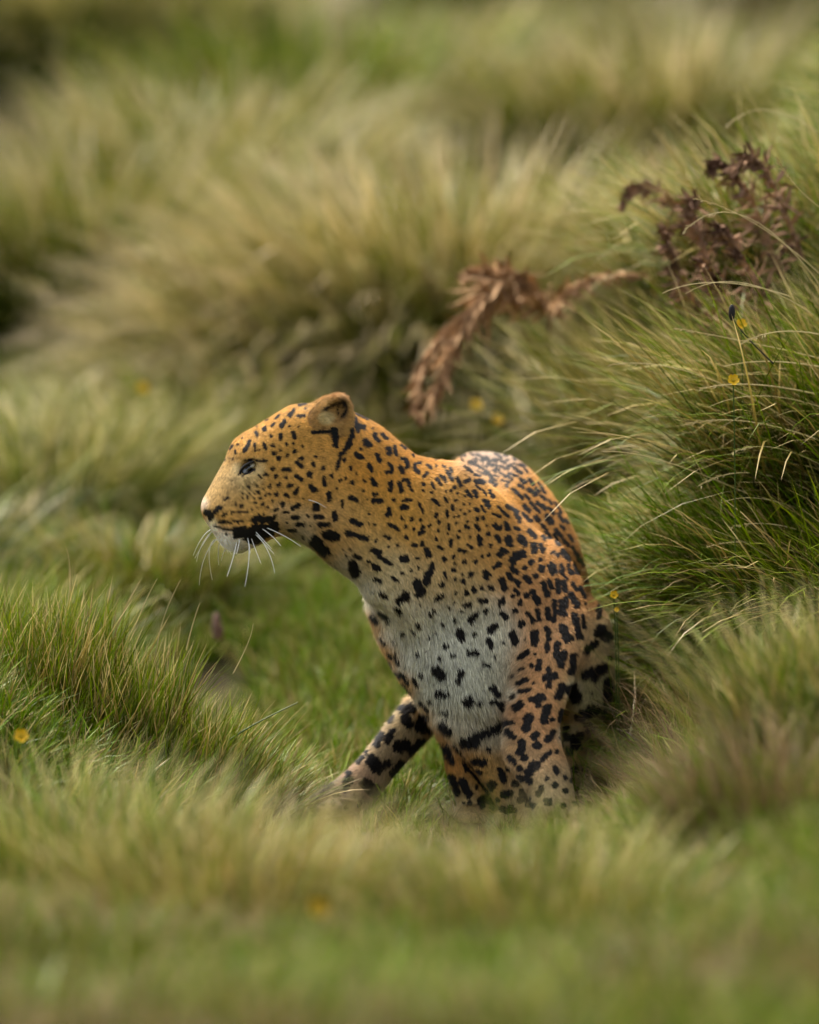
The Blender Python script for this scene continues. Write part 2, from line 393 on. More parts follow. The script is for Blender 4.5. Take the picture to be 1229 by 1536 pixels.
HY = -.10      # depth of the middle plane of the head
def build_body():
    s = Solid((-.44, -.30, -.06), (.46, 1.12, .78), .004)
    # rump and back, running away from the viewer
    s.inflate([(684, 691), (705, 682), (738, 682), (771, 689), (792, 703), (825, 739), (849, 774), (867, 812), (879, 856), (886, 890), (880, 960), (860, 1040), (780, 1060), (700, 1000), (660, 800)], .47, .10, .30, .0)
    # chest
    s.inflate([(640, 696), (690, 703), (735, 745), (785, 795), (840, 850), (868, 900), (866, 980), (840, 1050), (800, 1105), (740, 1120), (690, 1108), (660, 1095), (647, 1083), (637, 1070), (617, 1041), (598, 1018), (568, 964), (549, 913), (548, 890), (575, 800)], .10, .12, .14, .07)
    # neck
    s.inflate([(505, 613), (538, 621), (570, 638), (600, 663), (625, 684), (650, 695), (690, 703), (740, 760), (740, 900), (610, 930), (548, 900), (536, 876), (512, 858), (490, 842), (458, 812), (440, 780), (450, 700)], -.02, .085, .100, .065, tx=.42, xc=0.0)
    # near shoulder and foreleg
    s.inflate([(770, 800), (840, 815), (872, 870), (884, 920), (878, 960), (866, 995), (858, 1020), (849, 1050), (838, 1093), (843, 1122), (853, 1150), (862, 1195), (868, 1226), (800, 1226), (793, 1190), (775, 1165), (760, 1147), (754, 1118), (757, 1088), (764, 1044), (771, 997), (774, 966), (765, 900), (750, 850)], -.035, .050, .06, .02, tz=.85, zc=.27)
    # front paw of the near leg
    for i in range(4): s.ell(P(795 + i * 22, 1226, -.075 + .012 * abs(i - 1.5)), (.016, .028, .017), .006)
    s.ell(P(828, 1215, -.02), (.045, .055, .03), .015)
    # other foreleg, crossing behind the near one
    s.inflate([(650, 1070), (668, 1098), (690, 1118), (712, 1150), (735, 1185), (758, 1226), (812, 1226), (798, 1180), (775, 1140), (780, 1080), (720, 1030)], .03, .038, .045, .008)
    for i in range(4): s.ell(P(752 + i * 16, 1228, -.035), (.013, .026, .015), .006)
    # lower far leg seen behind it
    s.inflate([(646, 1082), (655, 1102), (664, 1120), (669, 1150), (676, 1180), (686, 1203), (692, 1226), (750, 1226), (735, 1175), (705, 1110), (690, 1060)], .13, .03, .035, .006)
    s.ell(P(715, 1222, .10), (.04, .055, .022), .012)
    # folded hind leg on the right
    s.inflate([(870, 880), (893, 901), (912, 924), (919, 951), (922, 1005), (920, 1044), (904, 1079), (884, 1102), (880, 1130), (892, 1165), (902, 1226), (845, 1226), (840, 1150), (830, 1000), (850, 920)], .34, .05, .13, .008)
    s.ell(P(875, 1220, .22), (.045, .085, .026), .012)
    # hind leg stretched out to the left
    s.inflate([(690, 1000), (640, 1020), (613, 1045), (595, 1067), (577, 1090), (555, 1119), (531, 1147), (510, 1166), (490, 1180), (470, 1193), (462, 1206), (464, 1222), (500, 1226), (560, 1210), (572, 1188), (590, 1165), (618, 1133), (650, 1098), (700, 1060)], .05, .034, .045, .008, tx=.75, xc=-.17)
    s.chain([(770, 900, .55, .12), (700, 990, .36, .07), (655, 1045, .24, .042)], .02)
    for i in range(4): s.ell(P(470 + i * 9, 1207 + i * 2, .09 - i * .026), (.024, .012, .013), .004)
    s.ell(P(500, 1200, .055), (.04, .034, .02), .012)
    # tail, trailing behind
    t = [(.16, .72, .40, .036), (.17, .84, .27, .032), (.15, .93, .16, .03), (.13, 1.01, .09, .028), (.16, 1.06, .06, .026)]
    s.chain(t, .02, pix=False)
    # head
    s.inflate([(303, 751), (301, 760), (302, 770), (309, 783), (316, 792), (322, 803), (331, 816), (345, 826), (362, 828), (380, 821), (400, 812), (421, 802), (455, 812), (520, 820), (555, 740), (545, 660), (530, 628), (500, 612), (475, 606), (451, 605), (432, 609), (416, 619), (398, 630), (380, 641), (364, 650), (352, 658), (344, 670), (337, 690), (325, 711), (313, 733)], HY, .060, .070, .016)
    s.ell(P(470, 720, HY - .030), (.062, .048, .062), .02)                      # cheek
    s.ell(P(470, 720, HY + .030), (.062, .048, .062), .02)
    for q in (-1, 1):
        s.ell(P(390, 676, HY + q * .043), (.034, .016, .014), .012, rot=[[.93, 0, .37], [0, 1, 0], [-.37, 0, .93]])   # brow
        s.ell(P(352, 783, HY + q * .026), (.040, .020, .021), .010)             # whisker pad
        s.ell(P(400, 722, HY + q * .040), (.036, .016, .018), .014)             # cheek bone
        s.ell(P(371, 702, HY + q * .066), (.017, .017, .010), .006, cut=True, rot=[[.88, 0, .47], [0, 1, 0], [-.47, 0, .88]])  # eye socket
        s.ell(P(313, 771, HY + q * .0235), (.006, .008, .004), .004, cut=True)   # nostril
        s.chain([(322, 792, HY + q * .040, .004), (350, 803, HY + q * .046, .004)], .004) if False else None
    return s
def build_ear(y, dx=0, dy=0):
    s = Solid((-.21, y - .06, .55), (-.04, y + .07, .78), .002)
    poly = [(452, 650), (460, 628), (468, 614), (478, 604), (489, 597), (500, 591), (512, 590), (521, 595), (527, 606), (530, 625), (528, 642), (520, 665), (500, 680), (470, 674)]
    s.inflate([(a + dx, b + dy) for a, b in poly], y, .026, .024, 0, tz=-.15, zc=.72)
    s.ell(P(504 + dx, 617 + dy, y - .030), (.024, .026, .021), .005, cut=True, rot=[[.75, 0, .66], [0, 1, 0], [-.66, 0, .75]])
    return s

# --- markings read off the coat, some strokes painting leg folds and crease shadow: each list holds spots as (x, y, r) or strokes (x1, y1, x2, y2, r)
SPOTS = []
def spots(ox, oy, sc, txt):
    for e in txt.split(';'):
        v = [float(q) for q in e.split(',')] if e.strip() else None
        if not v: continue
        if len(v) == 3: v = [v[0], v[1], v[0], v[1], v[2]]
        SPOTS.append((ox + v[0] * sc, oy + v[1] * sc, ox + v[2] * sc, oy + v[3] * sc, v[4] * sc))
spots(300, 600, 120 / 1229, "985,447,38;870,505,870,555,28;1140,360,1100,405,18;1085,555,25;760,630,685,790,28;845,680,848,750,20;840,790,910,775,10;985,680,1000,735,25;1115,700,32;1135,815,36;1205,905,42;1120,1055,38;1165,1175,35;985,1145,1040,1150,24;900,1160,945,1195,15;500,700,460,760,14;582,690,16;540,780,548,825,15;510,905,18;450,895,15;380,920,18;650,590,14;725,450,14;870,410,16;1010,320,1040,305,10;1215,240,1160,290,16;790,1050,840,1080,16;600,1150,620,1130,14;700,925,860,915,16;860,935,1020,935,18;640,1180,740,1110,10;740,1110,830,1080,12")
spots(290, 720, 160 / 1229, "160,380,230,390,36;200,390,200,450,30;240,370,300,320,26;300,310,305,330,18;360,225,400,205,14;490,280,18;555,300,26;330,410,380,390,11;445,380,480,370,14;520,375,630,368,14;300,485,390,485,16;430,490,480,478,18;510,480,570,468,18;255,540,330,555,10;350,565,470,575,16;700,460,900,450,40;500,620,560,620,55;640,615,800,570,72;700,690,770,670,48;850,590,930,540,66;560,600,660,680,50;900,450,930,420,25;380,625,14;450,570,600,540,16;430,110,10;575,150,12;650,150,12;625,200,14;715,160,14;755,140,22;700,215,14;770,205,16;720,260,14;800,278,18;855,310,16;745,325,12;685,335,10;565,205,12;640,80,16;690,45,12;740,75,16;815,100,18;885,70,27;830,175,880,165,14;955,160,27;915,245,16;990,50,27;1110,65,28;1060,165,1090,190,20;1175,150,1200,100,20;1025,275,30;1150,320,1210,290,32;1040,368,1090,372,14;1150,430,1210,430,24;1100,575,1180,573,18;1210,515,22;940,350,970,335,18;810,395,14;755,395,14")
spots(270, 570, 300 / 1229, "640,255,625,285,13;670,285,9;617,335,617,362,13;557,345,9;695,325,705,355,10;725,222,760,222,11;655,395,10;695,390,9;702,438,14;658,465,10;745,482,15;720,505,745,530,12;640,548,670,550,15;653,600,9;800,580,20;817,512,825,525,10;752,410,9;878,540,12;715,590,745,612,12;608,640,12;665,650,690,648,10;800,650,830,680,17;882,600,890,640,12;930,585,14;985,620,11;912,700,920,730,16;962,665,7;835,770,835,790,22;830,840,870,842,15;860,885,905,885,13;720,885,760,886,12;945,820,950,850,18;905,950,950,955,30;830,985,890,1045,38;1055,630,14;1010,490,13;1050,540,12;1125,680,8;995,740,997,780,8;1040,720,1085,738,16;1160,820,8;1055,860,1105,885,17;1025,940,1050,945,20;1050,945,1130,970,8;1100,962,1145,972,15;1070,1072,1100,1085,12;1060,1130,1075,1180,34")
spots(410, 590, 160 / 1229, "960,370,1040,390,30;940,290,970,430,24;1060,560,1100,590,44;1000,640,20;950,700,1020,735,32;1090,830,1130,890,28;1140,1000,1170,1040,34;890,350,905,480,26;905,480,860,610,36;860,610,770,720,28;770,720,730,870,18;700,400,715,590,36;450,450,690,430,18;180,250,230,210,28;290,140,370,125,14;370,180,14;960,230,1080,290,16")
spots(560, 640, 170 / 1229, "10,90,50,150,26;90,80,150,130,16;40,310,65,365,26;160,245,165,285,32;225,215,245,300,20;300,200,350,240,14;430,310,18;160,400,200,440,18;200,440,195,490,22;140,485,190,500,20;300,350,350,345,16;350,350,360,440,22;290,440,315,490,22;450,400,510,395,14;450,410,455,470,22;455,470,490,500,22;540,545,580,500,16;590,420,620,445,16;680,425,15;750,420,780,450,12;800,490,850,580,20;830,450,850,490,14;180,600,180,680,24;280,610,300,700,22;320,575,390,575,18;380,580,385,640,18;400,660,420,695,16;540,630,22;540,690,18;630,620,660,660,16;630,710,16;680,570,700,580,22;690,580,730,625,14;720,530,760,560,12;760,550,780,600,14;20,735,30;10,800,80,800,32;215,790,18;330,800,400,795,20;310,875,350,870,30;170,890,165,950,26;140,955,185,955,18;495,830,540,925,16;415,1000,30;510,1010,20;435,1105,16;540,1095,28;490,1150,535,1140,24;180,1060,260,1110,24;120,1185,170,1205,18;360,1195,24;640,790,660,800,20;660,800,710,850,18;680,960,28;710,1030,22;795,905,800,970,14;790,700,14;770,770,800,810,14;850,850,860,900,16;895,800,18;880,660,20;840,695,16;910,715,14;870,975,14;915,970,13;985,945,16;945,900,12;1035,915,14;900,1040,18;810,1060,820,1110,14;705,1125,18;800,1155,12;930,1130,16;920,1195,20;680,1215,20;1020,1030,18;1000,1085,1030,1100,18;990,750,14;1010,700,1060,770,20;1090,700,1120,760,22;1110,590,1190,610,28;1110,640,1150,680,12;910,560,940,640,20;990,600,1040,570,20;980,840,14;1040,830,14;1100,890,1130,910,20;1130,1000,20;1190,985,18;1110,1070,1140,1110,20;1045,1195,18;1140,1195,1170,1220,18;1200,800,1229,850,24;1170,860,1200,920,12")
spots(720, 680, 180 / 1229, "70,500,90,545,22;20,560,50,600,10;90,390,130,450,20;100,290,150,330,18;0,300,30,290,16;30,380,60,430,12;180,550,290,650,14;270,540,380,600,18;360,620,400,690,22;130,620,200,645,14;150,740,200,760,28;260,720,290,770,24;360,760,390,780,18;30,660,20;60,740,12;80,830,22;165,850,195,895,24;285,870,300,920,40;410,870,450,920,38;105,945,24;210,990,260,1000,26;190,1030,210,1040,26;370,1050,430,1030,48;545,940,550,1000,38;20,1050,26;85,1040,24;310,1080,340,1130,24;515,1115,32;455,1170,28;320,1180,370,1210,32;185,1140,36;140,1175,20;50,1215,30;620,940,640,1000,24;610,1090,24;625,1180,42;500,790,560,860,24;640,850,660,880,18;450,540,500,590,22;520,510,600,600,18;590,510,660,570,24;430,620,520,700,20;560,650,600,690,22;680,650,720,700,36;640,730,710,860,22;770,780,830,860,18;760,830,800,940,20;850,880,890,940,18;700,560,750,620,20;790,620,850,700,18;820,740,860,780,14;740,1020,24;840,1010,900,1080,32;790,1050,22;730,1140,760,1200,28;910,840,940,900,16;940,960,970,1020,16;990,1030,1010,1100,18;960,1130,980,1190,20;1030,1080,1050,1150,12;830,1150,850,1200,20;910,1190,16;490,370,560,420,26;390,330,430,350,20;410,270,460,300,20;270,330,20;330,370,430,460,18;270,240,320,270,16;350,160,420,210,18;430,130,480,200,10;200,200,260,250,12;290,210,380,240,12;130,180,160,200,10;500,270,540,320,18;570,360,600,400,16;620,350,660,410,14;620,440,660,470,20;590,300,640,360,10;700,480,730,520,14;760,500,790,550,12;800,570,830,610,12;870,680,900,720,12;220,280,300,300,10;60,200,120,240,14;20,160,60,190,12;100,110,170,130,10;230,150,290,170,10;300,120,340,140,10;460,430,500,470,14;20,60,80,80,10;-60,120,0,150,12;-120,90,-50,110,12;-160,140,-90,190,13;-40,60,30,90,10;130,60,200,75,8;-60,220,0,240,13")
spots(720, 840, 210 / 1229, "50,130,40;245,120,270,165,24;190,170,215,240,32;320,185,335,215,26;395,155,430,180,28;485,140,28;95,245,28;10,240,22;550,200,570,260,26;585,300,34;600,180,625,240,20;680,190,685,280,26;725,200,745,260,26;405,310,28;460,280,510,370,30;310,260,335,295,18;285,315,20;350,370,24;185,360,42;0,350,50,350,22;305,440,28;50,440,30;190,460,230,500,24;425,470,470,540,22;500,440,520,520,20;590,420,600,510,24;650,360,655,430,24;660,450,645,530,24;715,370,730,470,34;750,340,760,400,22;800,300,850,400,30;895,490,915,590,16;830,490,870,670,32;730,600,770,690,44;590,610,610,690,28;590,740,590,800,22;365,560,34;90,610,130,570,34;290,640,310,720,34;395,690,12;480,650,485,720,38;75,700,100,750,28;205,720,14;360,850,420,810,26;485,825,12;680,740,670,850,30;730,820,710,920,36;820,840,790,990,32;530,890,510,960,26;460,930,20;350,965,390,950,10;605,960,600,990,24;570,1040,660,1020,32;610,1060,600,1110,24;340,1085,410,1050,20;470,1080,14;350,1155,430,1140,18;715,1110,690,1200,36;450,1220,550,1190,26;290,1020,18;300,1200,20;130,840,14;30,910,80,910,14;110,1110,160,1170,28;30,1130,14;1040,410,1040,500,26;1060,600,1100,680,46;1020,640,1130,670,32;940,790,1010,730,34;940,1000,1070,940,50;1000,1040,30;1130,850,28;820,1120,860,1200,48;985,1160,12;1110,1050,1110,1200,38;800,110,30;810,210,850,260,18;880,240,910,320,18;860,110,20;770,50,16;600,60,630,120,20;650,60,665,110,20;700,100,14;710,110,760,170,12;930,180,16;920,380,12")
spots(640, 1020, 300 / 1229, "550,175,580,150,24;660,115,710,110,22;685,120,685,150,20;740,170,720,250,26;770,245,18;830,190,815,240,18;630,230,610,295,30;530,265,15;500,315,540,350,22;680,330,660,350,22;680,400,30;775,320,740,370,20;590,390,580,440,28;605,475,24;515,470,540,510,16;760,445,710,490,16;800,440,16;575,540,22;670,520,630,570,32;790,535,800,570,18;500,545,14;570,600,640,620,22;850,600,14;740,600,14;540,640,24;300,490,350,500,26;300,550,330,565,14;450,550,475,610,22;400,640,390,660,30;375,690,16;480,705,510,695,26;435,735,14;590,690,630,760,26;460,790,500,810,20;130,410,160,500,20;160,590,190,690,22;220,620,260,700,24;225,510,250,550,14;330,730,340,770,24;380,740,400,780,20;230,755,12;520,790,24;90,380,120,480,8;170,400,300,560,9;260,550,380,700,8;80,70,115,75,26;255,120,36;120,190,20;100,270,140,310,24;240,370,290,370,40;300,340,440,290,34;430,280,490,260,26;325,130,18;390,120,480,140,16;470,160,24;25,125,14;400,45,430,70,22;380,420,16;890,60,920,110,38;1015,75,8;1110,40,1105,130,28;940,230,1030,180,34;1090,200,22;860,290,22;840,350,900,350,26;1000,290,34;920,400,40;940,340,30;880,440,30;910,550,26")  # besides spots: leg fold lines and chest-bottom crease shadow, painted as dark strokes
spots(540, 740, 200 / 1229, "490,470,520,475,20;570,465,22;610,525,640,570,28;725,490,755,510,16;775,605,26;860,580,20;870,640,13;860,700,20;780,720,785,770,16;750,835,26;835,430,835,470,18;910,525,960,530,18;985,470,1030,500,12;1090,400,1100,470,18;955,630,20;1060,630,26;1020,745,28;945,805,22;1045,880,24;975,910,24;880,910,16;700,965,750,930,24;865,1000,12;960,1020,1010,1018,22;820,1050,12;925,1080,18;1060,1110,1020,1160,34;870,1150,20;680,1070,640,1110,18;550,1010,12;530,1195,26;750,1190,14;765,1210,14;660,660,640,720,28;620,750,605,810,38;520,820,540,900,44;580,890,28;410,920,360,980,38;430,950,28;390,600,420,605,34;465,705,18;385,730,16;300,775,340,800,16;130,665,160,690,28;120,520,170,540,34;170,570,290,655,18;140,790,180,800,20;200,920,240,950,18;120,910,12;330,1040,370,1080,18;120,1130,160,1180,30;190,1090,250,1140,22;260,1180,16;350,480,14")
spots(500, 780, 300 / 1229, "430,690,14;775,680,785,720,26;865,695,16;690,765,20;735,825,14;655,840,14;830,815,880,805,18;520,825,14;640,920,665,945,34;785,920,770,980,18;545,945,18;470,660,500,690,6;590,720,8;630,690,8;570,805,8;290,720,320,760,8;340,820,365,845,10;340,870,360,900,10;385,840,405,880,10;380,930,410,960,10;425,940,460,990,14;430,1010,475,1060,10;385,815,8;445,900,8;500,975,525,1010,12;540,1110,590,1160,12;375,745,8")
spots(440, 1010, 280 / 1229, "730,240,780,230,34;740,290,760,330,34;860,290,830,350,40;890,370,24;700,480,740,470,44;840,450,790,520,36;655,380,620,450,22;585,400,550,470,22;660,280,640,320,12;485,520,14;460,550,430,590,14;520,570,560,620,44;620,590,30;710,600,660,660,30;370,660,20;370,700,330,760,30;480,730,530,770,45;280,790,30;250,740,190,800,18;130,820,24;170,850,14")
spots(0, 0, 1, '812,1182,808,1190,5;832,1178,5;848,1186,4.5;822,1203,6;845,1208,5;800,1208,5;862,1204,3.5;858,1170,4;780,1200,5;770,1215,5;742,1205,4;728,1196,5;715,1180,4;705,1205,5;466,1212,476,1198,4;484,1206,492,1192,4;500,1205,5;520,1212,4;540,1205,5;877,1150,885,1160,6;870,1185,6;890,1200,5')
_r = np.random.default_rng(77)       # the dense fine streaks on the rump
for gx in range(686, 800, 9):
    for gy in range(684, 742, 7):
        x, y = gx + _r.uniform(-3, 3), gy + _r.uniform(-2.5, 2.5)
        if gx > 742 and gy > 700: continue
        if (y < 690 + (x - 690) * .75): SPOTS.append((x, y, x + _r.uniform(3, 8), y + _r.uniform(1, 4), _r.uniform(1.1, 1.9)))
_s0 = np.array(SPOTS)
for _ in range(900):                # faint small flecks between the larger spots of neck and cheek
    x, y = _r.uniform(415, 700), _r.uniform(625, 870)
    d = np.hypot((_s0[:, 0] + _s0[:, 2]) / 2 - x, (_s0[:, 1] + _s0[:, 3]) / 2 - y) - _s0[:, 4] - np.hypot(_s0[:, 0] - _s0[:, 2], _s0[:, 1] - _s0[:, 3]) / 2
    if d.min() > 6.5 and not (450 < x < 512 and y < 665):
        q = (x, y, x + _r.uniform(-1.5, 2.5), y + _r.uniform(0, 3), _r.uniform(1.1, 2.3)); SPOTS.append(q); _s0 = np.vstack([_s0, q])
SP = np.array(SPOTS)

# fur colours (sRGB) by place; rump sheen, nose-tip glare, stretched-leg shade painted in
TONES = [(420, 640, 45, 200, 140, 62), (400, 720, 35, 196, 140, 70), (450, 700, 40, 202, 142, 66), (325, 715, 22, 160, 128, 80), (340, 740, 22, 172, 132, 78), (372, 720, 12, 205, 175, 120), (345, 775, 18, 205, 145, 72),
         (342, 819, 11, 248, 247, 242), (332, 810, 7, 240, 238, 232), (318, 792, 5, 235, 232, 225), (318, 784, 4, 225, 205, 160), (358, 704, 5, 215, 190, 140), (388, 702, 6, 205, 180, 130), (385, 712, 6, 200, 170, 120), (352, 716, 8, 190, 155, 105), (303, 754, 5, 190, 175, 160), (366, 820, 8, 200, 195, 185), (450, 790, 16, 190, 160, 115), (425, 772, 10, 200, 160, 110), (500, 800, 25, 195, 145, 85), (455, 806, 9, 185, 175, 150),
         (600, 690, 40, 208, 136, 48), (560, 650, 30, 205, 138, 55), (610, 770, 35, 206, 145, 62), (540, 790, 25, 202, 148, 75), (560, 830, 20, 200, 158, 95), (520, 850, 14, 185, 175, 150), (545, 885, 14, 205, 200, 180), (585, 855, 20, 196, 175, 130),
         (690, 760, 30, 205, 145, 72), (670, 820, 35, 204, 150, 78), (760, 830, 45, 196, 136, 66), (735, 735, 28, 216, 142, 38), (790, 760, 30, 196, 130, 60), (850, 850, 40, 185, 120, 58), (738, 694, 24, 148, 134, 126), (640, 870, 22, 205, 170, 115), (700, 880, 20, 205, 165, 105),
         (600, 925, 22, 215, 208, 185), (640, 960, 30, 200, 200, 188), (690, 960, 40, 195, 198, 186), (730, 940, 25, 192, 190, 172), (680, 1030, 35, 190, 192, 178), (740, 1010, 22, 178, 178, 158), (700, 1085, 20, 180, 172, 148), (740, 1100, 12, 170, 160, 135),
         (558, 940, 10, 205, 145, 75), (575, 985, 12, 205, 140, 62), (605, 1030, 11, 205, 140, 62), (635, 1075, 9, 205, 140, 62), (660, 1105, 10, 200, 135, 65), (690, 1150, 20, 196, 130, 62), (690, 1195, 15, 175, 148, 98),
         (810, 900, 30, 194, 136, 84), (850, 960, 30, 200, 144, 92), (800, 1010, 28, 202, 142, 86), (810, 1080, 28, 196, 138, 86), (790, 1140, 22, 186, 144, 96), (850, 1100, 8, 200, 190, 160), (862, 1030, 7, 200, 190, 160), (768, 1040, 5, 205, 200, 180), (725, 1160, 18, 192, 142, 76),
         (900, 960, 18, 190, 165, 120), (885, 1040, 22, 170, 160, 115), (900, 1090, 14, 130, 110, 70), (820, 1200, 25, 160, 138, 100), (620, 1085, 22, 178, 155, 115), (570, 1130, 22, 168, 146, 112), (540, 1165, 14, 170, 138, 112), (515, 1195, 16, 120, 104, 90), (480, 1205, 20, 95, 82, 72)]
TN = np.array(TONES, float); TN_C = np.array([lin(*t[3:6]) for t in TONES])
_tan = np.clip((TN[:, 3] - TN[:, 5] - 40) / 60, 0, 1)[:, None]      # tan places a little yellower, pale places creamier
TN_C = TN_C * (_tan * np.array([1.03, 1.19, 1.34]) + (1 - _tan) * np.array([1.34, 1.29, 1.20]))
# lie of the fur: px, py, radius, dx, dy(depth), dz
FLOW = np.array([(310, 750, 20, .6, 0, .7), (345, 700, 25, .6, 0, .8), (350, 790, 25, .9, 0, -.2), (345, 820, 14, .35, 0, -1), (420, 640, 35, .95, 0, .25), (450, 710, 40, .95, 0, -.15), (430, 780, 25, .9, 0, -.4), (540, 650, 35, .8, 0, -.6), (520, 760, 35, .7, 0, -.6), (600, 720, 45, .7, 0, -.7), (490, 830, 20, .7, 0, -.7),
                 (600, 840, 40, .5, 0, -.8), (720, 820, 50, .5, .1, -.8), (740, 720, 35, .6, .6, -.3), (820, 780, 40, .4, .4, -.8), (850, 900, 40, .2, .2, -1), (680, 960, 60, .25, 0, -1), (720, 1060, 35, .5, 0, -.6), (590, 990, 20, .4, .2, -.9), (810, 1000, 50, 0, .1, -1), (800, 1150, 50, .1, 0, -1), (900, 1000, 40, -.1, .2, -1), (700, 1150, 30, .3, 0, -1), (600, 1100, 40, -.7, 0, -.7), (500, 1180, 30, -.8, 0, -.4)], float)

def coat(Vp, vis, V, N, rng):
    """colour of the coat, painted sheen and shade included, at points V (picture positions Vp, vis = facing the viewer)"""
    n = len(V); C = np.zeros((n, 3)); Wt = np.full(n, 1e-6)
    for t, c in zip(TN, TN_C):
        w = np.exp(-((Vp[:, 0] - t[0]) ** 2 + (Vp[:, 1] - t[1]) ** 2) / (2 * t[2] ** 2)) / t[2] ** .5 + 1e-9 * np.exp(-((Vp[:, 0] - t[0]) ** 2 + (Vp[:, 1] - t[1]) ** 2) / (2 * 120 ** 2))
        C += w[:, None] * c; Wt += w
    C /= Wt[:, None]
    # sides turned away: tan above, pale below
    hid = np.array(lin(196, 138, 66)) * 1.0; pale = np.array(lin(196, 190, 172))
    b = ss(-.2, -.75, N[:, 2])[:, None]; Ch = hid * (1 - b) + pale * b
    C = np.where((vis | (N[:, 1] < .35))[:, None], C, Ch)
    C *= (1 + .16 * (vnoise(V[:, 0] * 2 + V[:, 1], V[:, 2] * 2, .03, 4) - .5) + .42 * (vnoise(V[:, 0] + V[:, 1], V[:, 2] * .6, .0045, 14) - .5) + np.clip(.22 * rng.normal(0, 1, n), -.45, .45))[:, None]
    # markings
    ink = np.zeros(n)
    wob = 1 + .22 * (vnoise(Vp[:, 0], Vp[:, 1], 3.2, 21) - .5) * 2
    jit = rng.normal(0, .32, (n, 2)); wx = 2.6 * (vnoise(Vp[:, 0], Vp[:, 1], 4.2, 51) - .5); wy = 2.6 * (vnoise(Vp[:, 0], Vp[:, 1], 4.2, 52) - .5)
    X = Vp[:, 0] + jit[:, 0]; Y = Vp[:, 1] + jit[:, 1]
    order = np.argsort(X); Xs = X[order]; Ys = Y[order]
    for x1, y1, x2, y2, r in SP:
        m = r * 1.5 + 2
        a, bq = np.searchsorted(Xs, (min(x1, x2) - m, max(x1, x2) + m))
        if bq <= a: continue
        ii = order[a:bq]; g = min(1.0, (r / 3.4) ** 1.5); xx = Xs[a:bq] + g * wx[ii]; yy = Ys[a:bq] + g * wy[ii]
        e = (x2 - x1, y2 - y1); q = e[0] ** 2 + e[1] ** 2 + 1e-9
        t = np.clip(((xx - x1) * e[0] + (yy - y1) * e[1]) / q, 0, 1)
        d = np.hypot(xx - x1 - e[0] * t, yy - y1 - e[1] * t)
        k = ss(.6, -.6, d - r * wob[ii] * (1.07 if r < 3.6 else 1.0) - .3)
        ink[ii] = np.maximum(ink[ii], k)
    ink = np.where(vis | (N[:, 1] < .15), ink, 0)
    # rosettes on the sides turned away from the photograph
    cell = .042; G = np.floor(V / cell).astype(int); best = np.full(n, 9.0)
    for dx in (-1, 0, 1):
        for dy in (-1, 0, 1):
            for dz in (-1, 0, 1):
                g = G + (dx, dy, dz)
                hsh = (g[:, 0] * 73856093) ^ (g[:, 1] * 19349663) ^ (g[:, 2] * 83492791)
                r = np.stack([((hsh * k) % 1009) / 1009. for k in (7, 31, 101)], 1)
                best = np.minimum(best, np.linalg.norm(V - (g + .15 + .7 * r) * cell, axis=1))
    k2 = ss(.0135, .0105, best * (1 + .5 * (vnoise(V[:, 0] + V[:, 1], V[:, 2], .008, 5) - .5)))
    ink = np.where(vis, ink, k2)
    black = np.array((.012, .010, .009))
    edge = np.array(lin(110, 65, 30))
    C = C * (1 - ink[:, None]) + black * ink[:, None]
    return C, ink

def visible(V, N, bvh):
    vis = np.zeros(len(V), bool); f = ((CAMP - V) * N).sum(1) > -.0
    c = Vector(CAMP)
    for i in np.nonzero(f)[0]:
        p = Vector(V[i] + N[i] * .006); d = c - p; L = d.length
        hit = bvh.ray_cast(p, d / L, L)
        vis[i] = hit[0] is None
    return vis

m_skin, knt, kb = mat('leopard_skin', .6, .15)
ka = knt.nodes.new('ShaderNodeAttribute'); ka.attribute_name = 'coat'; knt.links.new(ka.outputs['Color'], kb.inputs['Base Color'])
m_fur, fnt, fb = mat('leopard_fur', .55, .12)
fa = fnt.nodes.new('ShaderNodeAttribute'); fa.attribute_name = 'coat'; fnt.links.new(fa.outputs['Color'], fb.inputs['Base Color'])
fb.inputs['Sheen Weight'].default_value = .06; fb.inputs['Sheen Roughness'].default_value = .5; fb.inputs['Sheen Tint'].default_value = (.8, .85, 1, 1)

